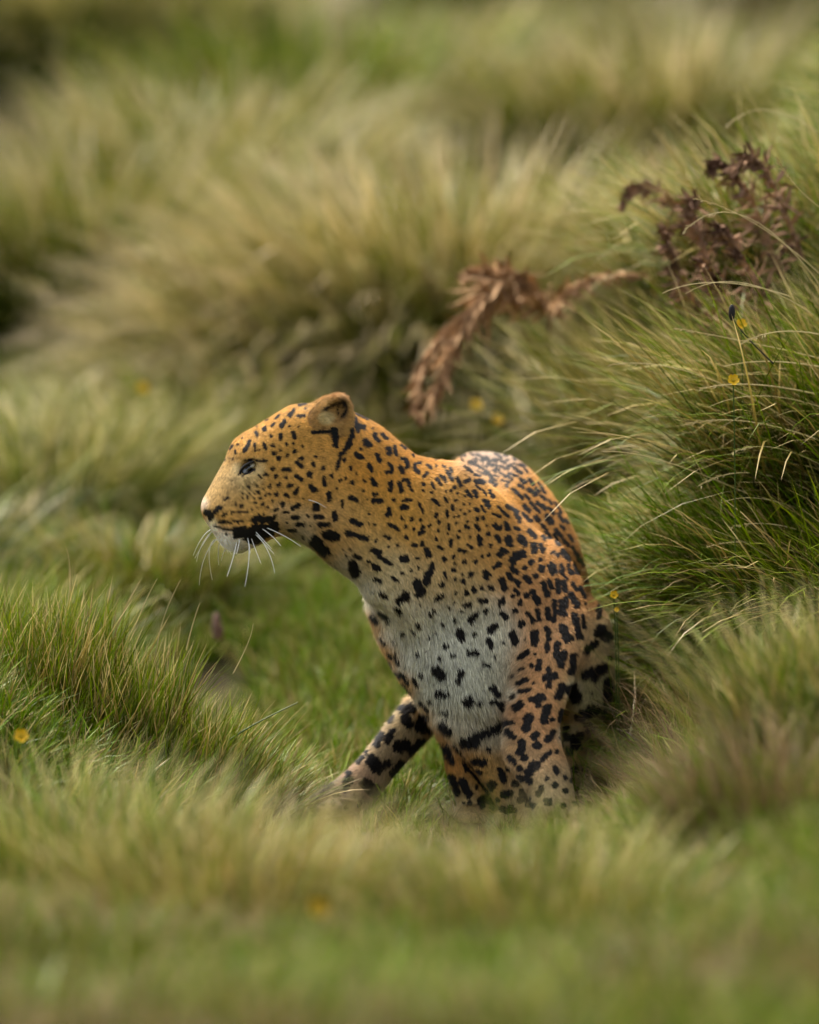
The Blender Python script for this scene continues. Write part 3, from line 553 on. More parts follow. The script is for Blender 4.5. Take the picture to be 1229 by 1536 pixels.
def flow_at(Vp):
    F = np.zeros((len(Vp), 3)); W = np.zeros(len(Vp))
    for f in FLOW:
        w = np.exp(-((Vp[:, 0] - f[0]) ** 2 + (Vp[:, 1] - f[1]) ** 2) / (2 * (f[2] * 1.2) ** 2)) + 1e-6
        F += w[:, None] * f[3:6]; W += w
    return F / W[:, None]
def make_fur(name, s, V, Q, vis, parent, count, lmul=1.0, pull=None, colfn=None):
    rng = np.random.default_rng(11)
    T = np.concatenate([Q[:, [0, 1, 2]], Q[:, [0, 2, 3]]])
    a, b, c = V[T[:, 0]], V[T[:, 1]], V[T[:, 2]]
    ar = np.linalg.norm(np.cross(b - a, c - a), axis=1)
    vf = vis[T].mean(1)
    w = ar * np.where(vf > .2, 1.0, .16)
    n = count; pick = np.searchsorted(np.cumsum(w) / w.sum(), rng.random(n)).clip(0, len(T) - 1)
    u = rng.random((n, 2)); fl = u.sum(1) > 1; u[fl] = 1 - u[fl]
    R = a[pick] + (b - a)[pick] * u[:, :1] + (c - a)[pick] * u[:, 1:]
    visr = vf[pick] > .3
    Nr = s.grad(R); Rp = proj(R)
    keep = R[:, 2] > -.02
    R, visr, Nr, Rp = R[keep], visr[keep], Nr[keep], Rp[keep]; n = len(R)
    F = flow_at(Rp) + rng.normal(0, .13, (n, 3))
    F -= (F * Nr).sum(1)[:, None] * Nr; F /= np.linalg.norm(F, axis=1, keepdims=True) + 1e-9
    # length of the fur: short on face and legs, long on chest and throat
    ln = np.full(n, .0062)
    for px, py, r, L in ((330, 740, 40, -.004), (350, 780, 30, -.003), (410, 700, 50, -.002), (680, 980, 70, .009), (700, 1080, 50, .010), (590, 910, 35, .006), (500, 830, 30, .006), (345, 822, 12, .007), (890, 1010, 35, .006), (800, 1100, 60, -.001), (540, 1130, 60, .002), (455, 805, 20, .004)):
        ln += L * np.exp(-((Rp[:, 0] - px) ** 2 + (Rp[:, 1] - py) ** 2) / (2 * r * r))
    lv = rng.uniform(.6, 1.25, n); ln = ln * lv * lmul
    C, ink = (colfn or coat)(proj(R + F * (ln * .42)[:, None]), visr, R, Nr, rng)
    lift = rng.uniform(.22, .55, n) + .45 * (rng.random(n) < .12)
    S = np.cross(Nr, F); wd = (rng.uniform(.0007, .0014, n) * lmul)[:, None]
    root = R - Nr * .0006
    mid = root + (F * .55 + Nr * (lift * .55)[:, None]) * ln[:, None]
    tip = root + (F + Nr * (lift * .8)[:, None]) * ln[:, None]
    Vv = np.stack([root - S * wd * .5, root + S * wd * .5, mid + S * wd * .38, mid - S * wd * .38, tip], 1).reshape(-1, 3)
    o = (np.arange(n) * 5)[:, None]
    q = o + np.array([[0, 1, 2, 3]]); t = o + np.array([[3, 2, 4]])
    A = np.repeat(C, 5, 0)
    me = mesh_np(name, Vv, [q, t], {'coat': A}, m_fur)
    return obj(name, me, parent)
def make_leopard():
    s = build_body(); V, Q = s.mesh()
    N = s.grad(V)
    bvh = BVHTree.FromPolygons(V.tolist(), Q.tolist())
    vis = visible(V, N, bvh)
    root = empty('leopard', P(700, 1228, .1), label='spotted leopard stepping out of the grass, looking to the left in profile', category='leopard')
    rl = np.array(root.location)
    rng = np.random.default_rng(3)
    C, ink = coat(proj(V), vis, V, N, rng)
    obj('body', mesh_np('body', V - rl, [Q], {'coat': C}, m_skin), root)
    fur = make_fur('fur', s, V - 0, Q, vis, root, FURN); fur.location = -rl; fur['kind'] = 'stuff'
    # ears
    for y, dx, dy, seen in ((HY - .045, 0, 0, True), (HY + .055, -14, 4, False)):
        e = build_ear(y, dx, dy); ev, eq = e.mesh(); en = e.grad(ev); ep = proj(ev)
        ev2 = ev.copy()
        def earcoat(Vp, vs, VV, NN, rg):
            n = len(VV); X, Y = Vp[:, 0] - dx, Vp[:, 1] - dy
            c = np.tile(np.array(lin(190, 140, 78)), (n, 1))
            rg2 = .5 + .5 * vnoise(X, Y, 1.8, 9)
            c = c * (.75 + .5 * vnoise(X, Y + X * .3, 2.2, 19))[:, None]
            top = ss(604, 594, Y + .12 * (505 - X))[:, None]; c = c * (1 - top) + np.array(lin(190, 132, 70)) * top
            k = ss(1.35, .7, np.hypot((X - 513) / 9, (Y - 613) / 15)) * .95
            k = np.maximum(k, ss(1.2, .6, np.hypot((X - 496) / 15, (Y - 609 + .55 * (X - 496)) / 4)) * .85)
            streak = ss(.55, .75, vnoise(X + Y * .55, Y * .25, 2.0, 29)) * ss(20, 10, np.hypot(X - 505, Y - 618))
            k = np.clip(k * (1.15 - .9 * streak), 0, 1) * (NN[:, 1] < .5)
            dark = np.array(lin(30, 24, 22)); c = c * (1 - k[:, None]) + dark * k[:, None]
            tf_ = ss(1.2, .6, np.hypot((X - 489) / 13, (Y - 627) / 11))[:, None] * .8; c = c * (1 - tf_) + np.array(lin(222, 190, 128)) * tf_
            br = ss(.58, .72, vnoise(X, Y, 3.2, 39)) * ss(636, 644, Y) * ss(520, 505, X) * .7; c = c * (1 - br[:, None]) + np.array(lin(95, 62, 40)) * br[:, None]
            # spots and strokes at the base of the ear
            _, ik = coat(Vp - (dx, dy), np.ones(n, bool), VV, NN, rg)
            low = (Y > 640)
            c = np.where(low[:, None], c * (1 - ik[:, None]) + .012 * ik[:, None], c)
            back = ss(.25, .6, NN[:, 1])[:, None]; c = c * (1 - back) + .015 * back
            return c * (.98, 1.10, 1.18) * (1 + .10 * rg.normal(0, 1, n))[:, None], k
        c, _ = earcoat(ep, np.ones(len(ev), bool), ev, en, rng)
        eo = obj('ear', mesh_np('ear', ev - rl, [eq], {'coat': c}, m_skin), root)
        fo = make_fur('ear_fur', e, ev, eq, np.ones(len(ev), bool), eo, 22000, 1.25, colfn=earcoat); fo.location = -rl; fo['kind'] = 'stuff'
    # eyes: slanted almond openings, dark pupil in the middle, bluish highlight painted on the inner iris, outer end pale
    m_eye, ent, eb = mat('eye_glass', .06, .6)
    ea = ent.nodes.new('ShaderNodeAttribute'); ea.attribute_name = 'iris'; ent.links.new(ea.outputs['Color'], eb.inputs['Base Color']); eb.inputs['Coat Weight'].default_value = 1
    m_lid, lnt, lb = mat('eyelid_skin', .45, .4); lb.inputs['Base Color'].default_value = (.010, .008, .008, 1)
    for q in (-1, 1):
        c = P(374, 702, HY + q * .0555)
        ph = np.linspace(0, math.pi, 17); th = np.linspace(0, 2 * math.pi, 33)[:-1]
        sv = np.array([(math.sin(a) * math.cos(b), math.sin(a) * math.sin(b), math.cos(a)) for a in ph for b in th])
        sq = np.array([(i * 32 + j, (i + 1) * 32 + j, (i + 1) * 32 + (j + 1) % 32, i * 32 + (j + 1) % 32) for i in range(16) for j in range(32)])
        u = sv[:, 0]                                   # along the slit, outer corner positive
        cc = np.tile(np.array(lin(150, 158, 175)), (len(u), 1)); cc = np.where((u > .1)[:, None], np.array(lin(185, 180, 160)), cc)
        k = ss(.42, .30, np.abs(u + .02))[:, None]; cc = cc * (1 - k) + .004 * k
        k = ss(.72, .9, np.abs(u))[:, None]; cc = cc * (1 - k) + .01 * k
        loc = sv * (.0155, .008, .0056); ca, sa = math.cos(.66), math.sin(.66)
        ev_ = np.stack([loc[:, 0] * ca - loc[:, 2] * sa, loc[:, 1], loc[:, 0] * sa + loc[:, 2] * ca], 1)
        eo = obj('eye', mesh_np('eye', ev_, [sq], {'iris': cc}, m_eye), root); eo.location = c - rl
        A = P(359, 716, HY + q * .053); B = P(397, 690, HY + q * .060)
        for up, r0 in ((1, .0026), (-1, .0016)):        # lids
            Mid = P(374 - up * 4, 702 - up * 5.2, HY + q * .064)
            tv, tf = tube(bez(A, Mid, B, 12) - c, r0 * np.array([.5, .75, .95, 1, 1.1, 1.1, 1, 1, .9, .8, .6, .4]), 6)
            obj('eyelid', mesh_np('eyelid', tv, [tf], mat=m_lid), eo)
    # nose leather
    m_nose, nn, nb = mat('nose_leather', .35, .5); nb.inputs['Base Color'].default_value = (.03, .025, .027, 1)
    ns = Solid((-.40, HY - .04, .50), (-.34, HY + .04, .58), .0015)
    ns.inflate([(300.0, 757), (301, 768), (308, 778), (314, 781), (318, 775), (327, 766), (331, 758), (326, 759), (318, 765), (308, 758)], HY, .007, .024, 0)
    nv, nq = ns.mesh(); obj('nose', mesh_np('nose', nv - rl, [nq], mat=m_nose), root)
    # whiskers
    m_wh, wn, wb = mat('whisker_hair', .35, .5); wb.inputs['Base Color'].default_value = (.85, .85, .80, 1)
    W = [((600, 465), (960, 600), (1240, 765), -1), ((620, 472), (850, 600), (1010, 760), -1), ((620, 530), (830, 760), (940, 1070), -1), ((640, 590), (710, 780), (780, 960), -1),
         ((575, 560), (645, 800), (595, 1229), -1), ((515, 590), (480, 820), (390, 1110), -1), ((545, 600), (530, 720), (500, 850), -1), ((630, 530), (780, 690), (930, 850), -1), ((600, 580), (640, 720), (655, 850), -1), ((630, 500), (760, 640), (900, 790), -1),
         ((205, 570), (100, 670), (0, 870), 1), ((200, 610), (95, 760), (40, 940), 1), ((270, 680), (130, 900), (70, 1210), 1), ((245, 690), (185, 850), (220, 1150), 1), ((300, 740), (290, 850), (295, 980), 1), ((370, 800), (345, 850), (325, 930), 1), ((215, 590), (120, 730), (20, 900), 1)]
    for a, b, c, q in W:
        f = lambda p, e: P(290 + p[0] * .1302, 720 + p[1] * .1302, HY + q * e)
        path = bez(f(a, .040 if q < 0 else .03), f(b, .065), f(c, .095), 12) if q < 0 else bez(f(a, .022), f(b, .06), f(c, .10), 12)
        tv, tf = tube(path - rl, np.linspace(.0012, .0004, 12), 5)
        obj('whisker', mesh_np('whisker', tv, [tf], mat=m_wh), root)
    tv, tf = tube(bez(P(463, 750, HY - .078), P(476, 754, HY - .086), P(490, 762, HY - .090), 8) - rl, np.linspace(.0007, .0003, 8), 5)
    obj('whisker', mesh_np('whisker', tv, [tf], mat=m_wh), root)
    return root
FURN = 420000
leopard = make_leopard()

# ------------------------------------------------------------------ meadow cover
PI = math.pi
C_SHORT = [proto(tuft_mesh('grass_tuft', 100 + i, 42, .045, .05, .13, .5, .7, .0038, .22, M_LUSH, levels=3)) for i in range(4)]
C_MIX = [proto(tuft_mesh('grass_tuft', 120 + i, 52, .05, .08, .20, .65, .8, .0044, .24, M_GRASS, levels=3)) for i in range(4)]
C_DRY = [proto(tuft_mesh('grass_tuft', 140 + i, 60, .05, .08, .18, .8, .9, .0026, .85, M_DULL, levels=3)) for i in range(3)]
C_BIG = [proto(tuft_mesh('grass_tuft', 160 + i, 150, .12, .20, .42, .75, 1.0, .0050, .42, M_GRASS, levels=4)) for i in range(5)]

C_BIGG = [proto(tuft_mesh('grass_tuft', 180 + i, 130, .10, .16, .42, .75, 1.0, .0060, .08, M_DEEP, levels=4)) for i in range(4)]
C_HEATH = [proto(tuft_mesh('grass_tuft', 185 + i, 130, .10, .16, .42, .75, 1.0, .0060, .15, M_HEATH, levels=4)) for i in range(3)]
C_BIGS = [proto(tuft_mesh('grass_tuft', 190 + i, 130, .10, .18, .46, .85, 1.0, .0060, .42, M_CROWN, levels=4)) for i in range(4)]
def pts_in(n, x0, x1, y0, y1, seed, keep=None):
    r = np.random.default_rng(seed); a = np.stack([r.uniform(x0, x1, n), r.uniform(y0, y1, n)], 1)
    if keep is not None: a = a[r.random(n) < keep(a[:, 0], a[:, 1])]
    return a
def clear_of_cat(x, y):
    """thin, trodden grass under the animal"""
    inside = (np.abs(x - .17) < .17) & (y > -.04) & (y < .62)
    leg = (x > -.2) & (x < .05) & (y > .08) & (y < .30)
    front = (x > -.24) & (x < .32) & (y > -.5) & (y < .12)
    return np.where(inside, .12, np.where(front, .38, np.where(leg, .6, 1.0)))
def sc_(n, a, b, seed): return np.random.default_rng(seed).uniform(a, b, n)
def gap(x, y): return 1 - .97 * (((x + .40) / .13) ** 2 + ((y - 1.7) / .38) ** 2 < 1)      # bare dark soil
# short green grass of the hollow around and behind the cat
a = pts_in(13000, -1.6, 1.9, -.5, 6.0, 1, lambda x, y: clear_of_cat(x, y) * gap(x, y))
scatter_cover('short_grass', a, sc_(len(a), .6, 1.25, 2) * (1 + .5 * ss(2.5, 4.5, a[:, 1])) * (1 - .5 * ((np.abs(a[:, 0]) < .42) & (a[:, 1] < .12))), C_SHORT, 3)['kind'] = 'stuff'
# the grass in front: green, mixed and faded patches
def frontkeep(x, y):
    dens = .35 + .65 * ss(-.25, -.9, y) + .5 * ss(.25, .6, np.abs(x - .05))
    clump = ss(.30, .55, vnoise(x, y, .22, 41))
    return np.clip(dens, 0, 1) * clear_of_cat(x, y) * (.06 + .94 * clump)
a = pts_in(11500, -1.6, 1.7, -3.9, .25, 4, frontkeep)
hs = (np.where(a[:, 1] > -.9, .5 - .27 * np.exp(-(a[:, 0] / .45) ** 2), .85) + .35 * ss(-1.5, -3, a[:, 1]) * vnoise(a[:, 0], a[:, 1], .3, 42)) * sc_(len(a), .6, 1.15, 5)
pt = vnoise(a[:, 0], a[:, 1], .42, 43) + np.random.default_rng(6).normal(0, .06, len(a))
near = a[:, 1] < -.7
g_ = pt > .60; d_ = (pt < .47) & near; m_ = ~g_ & ~d_
scatter_cover('meadow_green_grass', a[g_], hs[g_] * 1.25, C_SHORT, 61)['kind'] = 'stuff'
scatter_cover('meadow_faded_grass', a[d_], hs[d_] * 1.1, C_DRY, 62)['kind'] = 'stuff'
scatter_cover('meadow_grass', a[m_], hs[m_], C_MIX, 6)['kind'] = 'stuff'
# withered grass: in front of the paws and down on the right
a = pts_in(2600, -.5, 1.2, -1.4, .45, 7, lambda x, y: clear_of_cat(x, y) * np.clip(ss(-.1, .5, x) * .9 + .25, 0, 1))
scatter_cover('withered_grass', a, sc_(len(a), .40, .85, 8) * (1 - .5 * np.exp(-((a[:, 0] - .02) / .33) ** 2)), C_DRY, 9)['kind'] = 'stuff'
# the hillside behind: clumped, straw-coloured and green patches
a = pts_in(15000, -6, 7, 2.3, 17, 10, lambda x, y: (y > 3.9 + 1.3 * vnoise(x, y, .5, 88)) | (x < -.75 - .12 * (3 - y)) | (x > 1.5))
a = np.concatenate([a, pts_in(6000, -14, 15, 15, 40, 11)])
cl = vnoise(a[:, 0], a[:, 1] * .8, .62, 31) * .75 + vnoise(a[:, 0], a[:, 1], .25, 32) * .25
hue = vnoise(a[:, 0], a[:, 1] * .7, 1.5, 33)
sz = (.15 + .95 * ss(.40, .70, cl)) * sc_(len(a), .75, 1.1, 12) * (1 + .02 * np.maximum(a[:, 1] - 6, 0))
for tx, ty in [(690, 4.9), (480, 4.7), (880, 5.2), (150, 5.7), (330, 6.6), (110, 9), (480, 8), (1000, 7.5)]:
    X0 = P(tx, 700, ty)[0]; sz *= 1 - (.80 if 5 < ty < 6 else .6) * ((((a[:, 0] - X0) / 1.0) ** 2 + ((a[:, 1] - ty) / 1.7) ** 2) < 1)
top = (a[:, 1] > 11) & (vnoise(a[:, 0], a[:, 1], 2.2, 36) > .25)
scatter_cover('dark_hillside_grass', a[top], sz[top], C_HEATH, 15)['kind'] = 'stuff'
a, sz, hue = a[~top], sz[~top], hue[~top]
g1 = hue + np.random.default_rng(5).normal(0, .05, len(a)) > .40
scatter_cover('hillside_grass', a[g1], sz[g1], C_BIGG, 13)['kind'] = 'stuff'
scatter_cover('hillside_straw_grass', a[~g1], sz[~g1], C_BIGS, 14)['kind'] = 'stuff'
# around the camera and to the sides, so that the meadow goes on
a = pts_in(3500, -7, 7, -12, 3, 14, lambda x, y: (np.abs(x) > 1.65) | ((y < -4.2) & (np.abs(x) > .9)))
scatter_cover('side_grass', a, sc_(len(a), .5, .9, 15), C_BIG, 16)['kind'] = 'stuff'

# long blades combed down the right bank
C_BANK = [proto(tuft_mesh('bank_tuft', 210 + i, 60, .05, .12, .34, 1.0, .7, .0040, (.2, .3, .45, .6)[i], (M_LUSH, M_LUSH, M_GRASS, M_GRASS)[i], PI, .55, levels=5)) for i in range(4)]
a = pts_in(5200, .34, 2.1, .32, 4.2, 71, lambda x, y: (x - .36 - .04 * y > 0) & (x > .36 + .25 * ss(1.5, 3, y)))
scatter_cover('bank_grass', a, sc_(len(a), .6, 1.15, 72) * (1 - .38 * ss(.7, 1.6, a[:, 1])), C_BANK, 73, spin=.45)['kind'] = 'stuff'

# ------------------------------------------------------------------ tussocks that stand out, each a thing
def tussock(px, y, label, seed, n, r0, hmin, hmax, lean, bend, width, dry, material, az0=None, azs=.5, levels=5, group=None, cat='grass tussock', name='grass_tussock', dz=0):
    x = P(px, 700, y)[0]; z = float(H(x, y)) + dz
    me = tuft_mesh(name, seed, n, r0, hmin, hmax, lean, bend, width, dry, material, az0, azs, levels)
    o = obj(name, me, label=label, category=cat); o.location = (x, y, z)
    if group: o['group'] = group
    return o
PI = math.pi
TL = 'fine grass tussocks on the left bank'
tussock(40, .10, 'leftmost fine grass tussock in focus at the left edge, upright pale tips', 1, 1300, .17, .10, .27, .35, .35, .0031, .30, M_GRASS, 0, 1.6, 5, TL)
tussock(150, .05, 'fine grass tussock on the left mound behind the curled pinkish dead blades', 2, 1500, .15, .09, .25, .35, .35, .0031, .42, M_GRASS, 0, 1.4, 5, TL)
tussock(255, .02, 'fine grass tussock below the whiskers with three tall thin stalks', 3, 1300, .14, .09, .22, .5, .5, .0028, .34, M_GRASS, 0, 1.2, 5, TL)
tussock(335, .0, 'low fine grass tussock at the right end of the left mound leaning to the paw', 4, 1000, .12, .07, .19, .7, .6, .0028, .35, M_GRASS, 0, .8, 5, TL)
TR = 'long grass tussocks on the right bank'
tussock(1300, .48, 'big long-bladed tussock at right edge level with the back of the leopard', 11, 1950, .30, .22, .52, .9, 1.0, .0046, .42, M_GRASS, PI, .8, 6, TR, dz=.02)
tussock(1330, .60, 'tall pale-tipped tussock at the right edge beside the yellow flower', 12, 1800, .28, .20, .42, .8, .9, .0044, .55, M_GRASS, PI, .8, 6, TR)
tussock(1185, .40, 'green tussock sweeping left towards the haunch beside the small yellow flower', 13, 1425, .22, .16, .36, 1.0, .8, .0046, .25, M_LUSH, PI, .8, 6, TR)
tussock(1090, .55, 'light green tussock with crossing blades just right of the flank', 14, 1125, .18, .14, .32, .8, .9, .0046, .35, M_LUSH, PI, 1.0, 6, TR)
tussock(1310, .15, 'dense dark-shadowed tussock at the right edge under the long pale blades', 15, 1500, .24, .16, .36, 1.0, 1.0, .0046, .4, M_GRASS, PI, .9, 6, TR)
tussock(1060, .12, 'straggly withered tussock on the right behind the hind leg', 16, 600, .15, .08, .19, .9, 1.0, .0024, .8, M_DULL, PI, 1.2, 5, TR)
tussock(1240, 1.2, 'green and straw tussock on the bank top at the right edge of the picture', 17, 1350, .26, .22, .46, .8, 1.0, .0046, .5, M_GRASS, PI, .9, 5, TR)
tussock(1150, 2.0, 'soft tussock on the skyline of the bank beneath the top right corner', 18, 1300, .28, .24, .48, .8, .9, .0046, .55, M_GRASS, PI, 1.0, 5, TR)
tussock(1060, 1.7, 'blurred straw and green tussock sweeping left above the back of the leopard', 19, 1650, .26, .26, .56, .95, .9, .0040, .55, M_GRASS, PI, .8, 5, TR)
tussock(960, 2.6, 'bright green blurred tussock below the reddish dead frond', 20, 975, .24, .20, .40, .8, .9, .0040, .3, M_LUSH, PI, 1.0, 5, TR)
TB = 'large blurred tussocks on the hillside'
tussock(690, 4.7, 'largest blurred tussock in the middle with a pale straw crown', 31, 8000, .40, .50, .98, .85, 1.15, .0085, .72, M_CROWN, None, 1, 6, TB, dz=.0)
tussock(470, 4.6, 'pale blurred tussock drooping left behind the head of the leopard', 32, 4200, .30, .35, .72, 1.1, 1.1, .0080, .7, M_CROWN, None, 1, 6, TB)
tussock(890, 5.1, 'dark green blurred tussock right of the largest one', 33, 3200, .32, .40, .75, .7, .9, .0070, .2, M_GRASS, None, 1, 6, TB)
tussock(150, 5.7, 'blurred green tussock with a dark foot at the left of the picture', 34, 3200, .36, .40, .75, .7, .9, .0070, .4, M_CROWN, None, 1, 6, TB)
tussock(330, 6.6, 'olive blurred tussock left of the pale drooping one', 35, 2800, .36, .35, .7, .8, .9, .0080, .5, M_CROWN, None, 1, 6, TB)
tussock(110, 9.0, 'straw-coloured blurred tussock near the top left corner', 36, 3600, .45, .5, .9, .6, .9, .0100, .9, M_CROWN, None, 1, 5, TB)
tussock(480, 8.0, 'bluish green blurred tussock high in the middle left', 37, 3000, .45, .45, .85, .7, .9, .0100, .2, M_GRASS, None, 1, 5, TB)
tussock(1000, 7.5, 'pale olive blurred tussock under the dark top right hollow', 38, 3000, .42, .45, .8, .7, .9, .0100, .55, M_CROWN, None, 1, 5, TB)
tussock(-15, 1.3, 'dark green blurred tussock cut by the left edge at muzzle height', 39, 1500, .16, .25, .45, .6, .7, .0036, .15, M_GRASS, 0, 1.3, 5)
tussock(70, 3.3, 'blurred straw tussock at the left edge behind the fine grass mound', 61, 2200, .24, .25, .5, .85, 1.0, .0060, .5, M_CROWN, None, 1, 5, TB)
tussock(235, 3.7, 'blurred olive tussock left of the forehead of the leopard', 62, 2200, .26, .25, .5, .85, 1.0, .0060, .35, M_CROWN, None, 1, 5, TB)
tussock(390, 4.1, 'blurred green tussock directly behind the crown of the leopard', 63, 2200, .26, .25, .5, .85, 1.0, .0060, .4, M_CROWN, None, 1, 5, TB)
tussock(545, 3.9, 'low blurred green tussock behind the nape', 64, 1600, .22, .16, .36, .85, 1.0, .0060, .25, M_DEEP, None, 1, 5, TB)
tussock(215, 2.5, 'low pale blurred tussock behind the tall stalks of the mound', 65, 1500, .20, .14, .32, .85, 1.0, .0050, .4, M_GRASS, None, 1, 5, TB)
tussock(380, 3.0, 'low blurred yellow-green tussock behind the throat', 66, 1300, .20, .12, .28, .8, 1.0, .0050, .3, M_LUSH, None, 1, 5, TB)
TF = 'blurred tussocks in the foreground'
tussock(1300, -1.3, 'soft pale green foreground tussock at the right edge', 51, 2200, .22, .18, .38, .5, .6, .0034, .45, M_GRASS, PI * .8, 1.4, 5, TF)
tussock(1190, -1.9, 'faded brownish foreground tussock right of the hind paw', 52, 1300, .18, .12, .28, .6, .6, .0034, .7, M_DULL, None, 1.4, 5, TF)
tussock(820, -2.6, 'blurred foreground tussock in front of the standing paw', 53, 1500, .2, .12, .30, .6, .7, .0036, .5, M_GRASS, None, 1.4, 5, TF)
tussock(350, -2.4, 'pale straw foreground tussock left below the stretched-out paw', 54, 1500, .2, .14, .34, .5, .7, .0036, .6, M_GRASS, None, 1.4, 5, TF)
tussock(110, -1.6, 'yellow-green foreground tussock in the lower left', 55, 1800, .22, .16, .34, .5, .6, .0034, .25, M_LUSH, None, 1.4, 5, TF)

# ------------------------------------------------------------------ single long stalks with seed tips
m_stalk, stn, stb = mat('dry_stalk', .6, .2); stb.inputs['Base Color'].default_value = (*lin(196, 178, 130), 1)
m_dark, dn, db = mat('dark_bud', .6, .2); db.inputs['Base Color'].default_value = (.02, .017, .018, 1)
m_green, mgn, mgb = mat('green_blade', .45, .4); mgb.inputs['Base Color'].default_value = (.07, .11, .02, 1)
def stalk(a, b, c, y0, y1, label, seed, head=True, m=None, r=.0011, group=None):
    pa, pb, pc = P(*a, y0), P(*b, (y0 + y1) / 2), P(*c, y1)
    root = empty('grass_stalk', pa, label=label, category='grass stalk')
    if group: root['group'] = group
    path = bez(pa, pb, pc, 14) - pa
    v, f = tube(path, np.linspace(r, r * .45, 14), 5); obj('stem', mesh_np('stem', v, [f], mat=m or m_stalk), root)
    if head:
        rng = np.random.default_rng(seed); vs, fs, k = [], [], 0
        for i in range(22):
            t = .74 + .26 * i / 22; j = t * 13; q = path[int(j)] + (path[min(int(j) + 1, 13)] - path[int(j)]) * (j - int(j))
            tg = path[-1] - path[-3]; tg /= np.linalg.norm(tg); d = tg + rng.normal(0, .28, 3); d /= np.linalg.norm(d)
            s = np.cross(d, [0, 1, 0]); s /= np.linalg.norm(s); L = rng.uniform(.007, .013)
            vs += [q, q + d * L * .5 + s * .0011, q + d * L, q + d * L * .5 - s * .0011]; fs.append((k, k + 1, k + 2, k + 3)); k += 4
        obj('seed_head', mesh_np('seed_head', np.array(vs), [np.array(fs)], mat=m or m_stalk), root)
    return root
GS = 'long pale stalks arching out of the right bank'
stalk((1260, 470), (1130, 330), (1025, 348), .35, .15, 'long arching grass stalk reaching furthest left below the dark heath', 1, group=GS)
stalk((1250, 430), (1140, 340), (1042, 298), .35, .2, 'grass stalk with a curled pale tip beside the brown heath', 2, group=GS)
stalk((1260, 330), (1205, 290), (1165, 238), .3, .2, 'short upright grass stalk near the upper right edge', 3, group=GS)
stalk((1240, 540), (1130, 515), (1012, 492), .3, .1, 'straight pale stalk pointing left above the yellow flower', 4, group=GS)
stalk((1200, 640), (1040, 560), (915, 548), .3, .1, 'lowest long stalk pointing left behind the yellow flower', 5, group=GS)
stalk((1120, 740), (990, 690), (905, 678), .25, .1, 'thin pale blade crossing the blurred green right of the back', 6, head=False, group=GS)
stalk((1229, 200), (1150, 165), (1090, 190), .9, .8, 'soft hooked grass stalk near the top right corner', 7, group=GS)
_g = np.random.default_rng(91)
_o = ['topmost', 'second from the top', 'third from the top', 'fourth from the top', 'fifth from the top', 'sixth from the top', 'seventh from the top', 'sixth from the bottom', 'fifth from the bottom', 'fourth from the bottom', 'third from the bottom', 'second from the bottom', 'lowest']
for i in range(13):
    x0, y0 = _g.uniform(1150, 1275), 440 + i * 37 + _g.uniform(-6, 6); L = _g.uniform(110, 210); up = _g.uniform(.05, .35)
    st = stalk((x0, y0), (x0 - L * .55, y0 - L * up * .8), (x0 - L, y0 - L * up * .6 + _g.uniform(-5, 14)), _g.uniform(.18, .3), _g.uniform(.05, .12), 'fine pale stalk pointing left on the right bank, ' + _o[i] + ' of its row', 200 + i, head=_g.random() < .4, r=_g.uniform(.0008, .0015), group='fine pale stalks crossing on the right bank')
GL = 'tall thin stalks on the left mound'
stalk((196, 960), (215, 910), (236, 868), .05, 0, 'thin stalk left of the whiskers, shortest of the tall ones on the mound', 8, head=False, group=GL, r=.0009)
stalk((235, 985), (245, 930), (271, 870), .05, 0, 'tall leaning grass stalk under the far whiskers', 9, head=False, group=GL, r=.0009)
stalk((280, 975), (290, 935), (300, 905), .05, 0, 'stout upright green blade under the chin', 10, head=False, group=GL, r=.0013)
stalk((350, 1010), (372, 965), (380, 935), .0, 0, 'hooked thin stalk nearest the chest on the left mound', 11, head=False, group=GL, r=.0008)
stalk((345, 1110), (385, 1085), (447, 1054), -.05, -.05, 'thick dark green blade pointing right on the end of the mound', 12, head=False, r=.0020, m=m_green)
stalk((90, 950), (105, 880), (100, 822), .1, .1, 'tallest pale stalk near the left edge above the mound', 13, head=False, group=GL, r=.0009)
sb_ = stalk((1160, 545), (1120, 505), (1100, 478), .12, .08, 'dark dried bud on a wiry black stem beside the yellow flower', 14, head=False, m=m_dark, r=.0016)
sb_['category'] = 'dried bud'
bs = Solid((-.02, -.02, -.03), (.02, .02, .03), .002); bs.ell((0, 0, 0), (.006, .006, .015), 0)
v, q = bs.mesh(); bo = obj('bud', mesh_np('bud', v, [q], mat=m_dark), sb_); bo.location = np.array(P(1098, 469, .08)) - np.array(sb_.location)

# ------------------------------------------------------------------ yellow flowers
m_pet, pn, pb_ = mat('yellow_petal', .4, .4); pb_.inputs['Base Color'].default_value = (.80, .50, .012, 1)
m_cen, cn, cb = mat('flower_centre', .7, .2); cb.inputs['Base Color'].default_value = (.45, .32, .02, 1)
m_stem, sn, sbb = mat('flower_stem', .6, .2); sbb.inputs['Base Color'].default_value = (.05, .09, .015, 1)
pv = []; 
for i in range(5):
    for j in range(5):
        u, w = i / 4, (j / 4 - .5); wd = math.sin(min(1, u * 1.15 + .12) * math.pi * .62) * (1 if u < .99 else .62)
        pv.append((u * .010, w * .0095 * wd, .0045 * u * u + .002 * (w * 2) ** 2))
pq = np.array([(i * 5 + j, (i + 1) * 5 + j, (i + 1) * 5 + j + 1, i * 5 + j + 1) for i in range(4) for j in range(4)])
me_pet = mesh_np('petal', np.array(pv), [pq], mat=m_pet)
cs = Solid((-.008, -.008, -.008), (.008, .008, .008), .0012); cs.ell((0, 0, 0), (.0038, .0038, .0028), 0); v, q = cs.mesh(); me_cen = mesh_np('centre', v, [q], mat=m_cen)
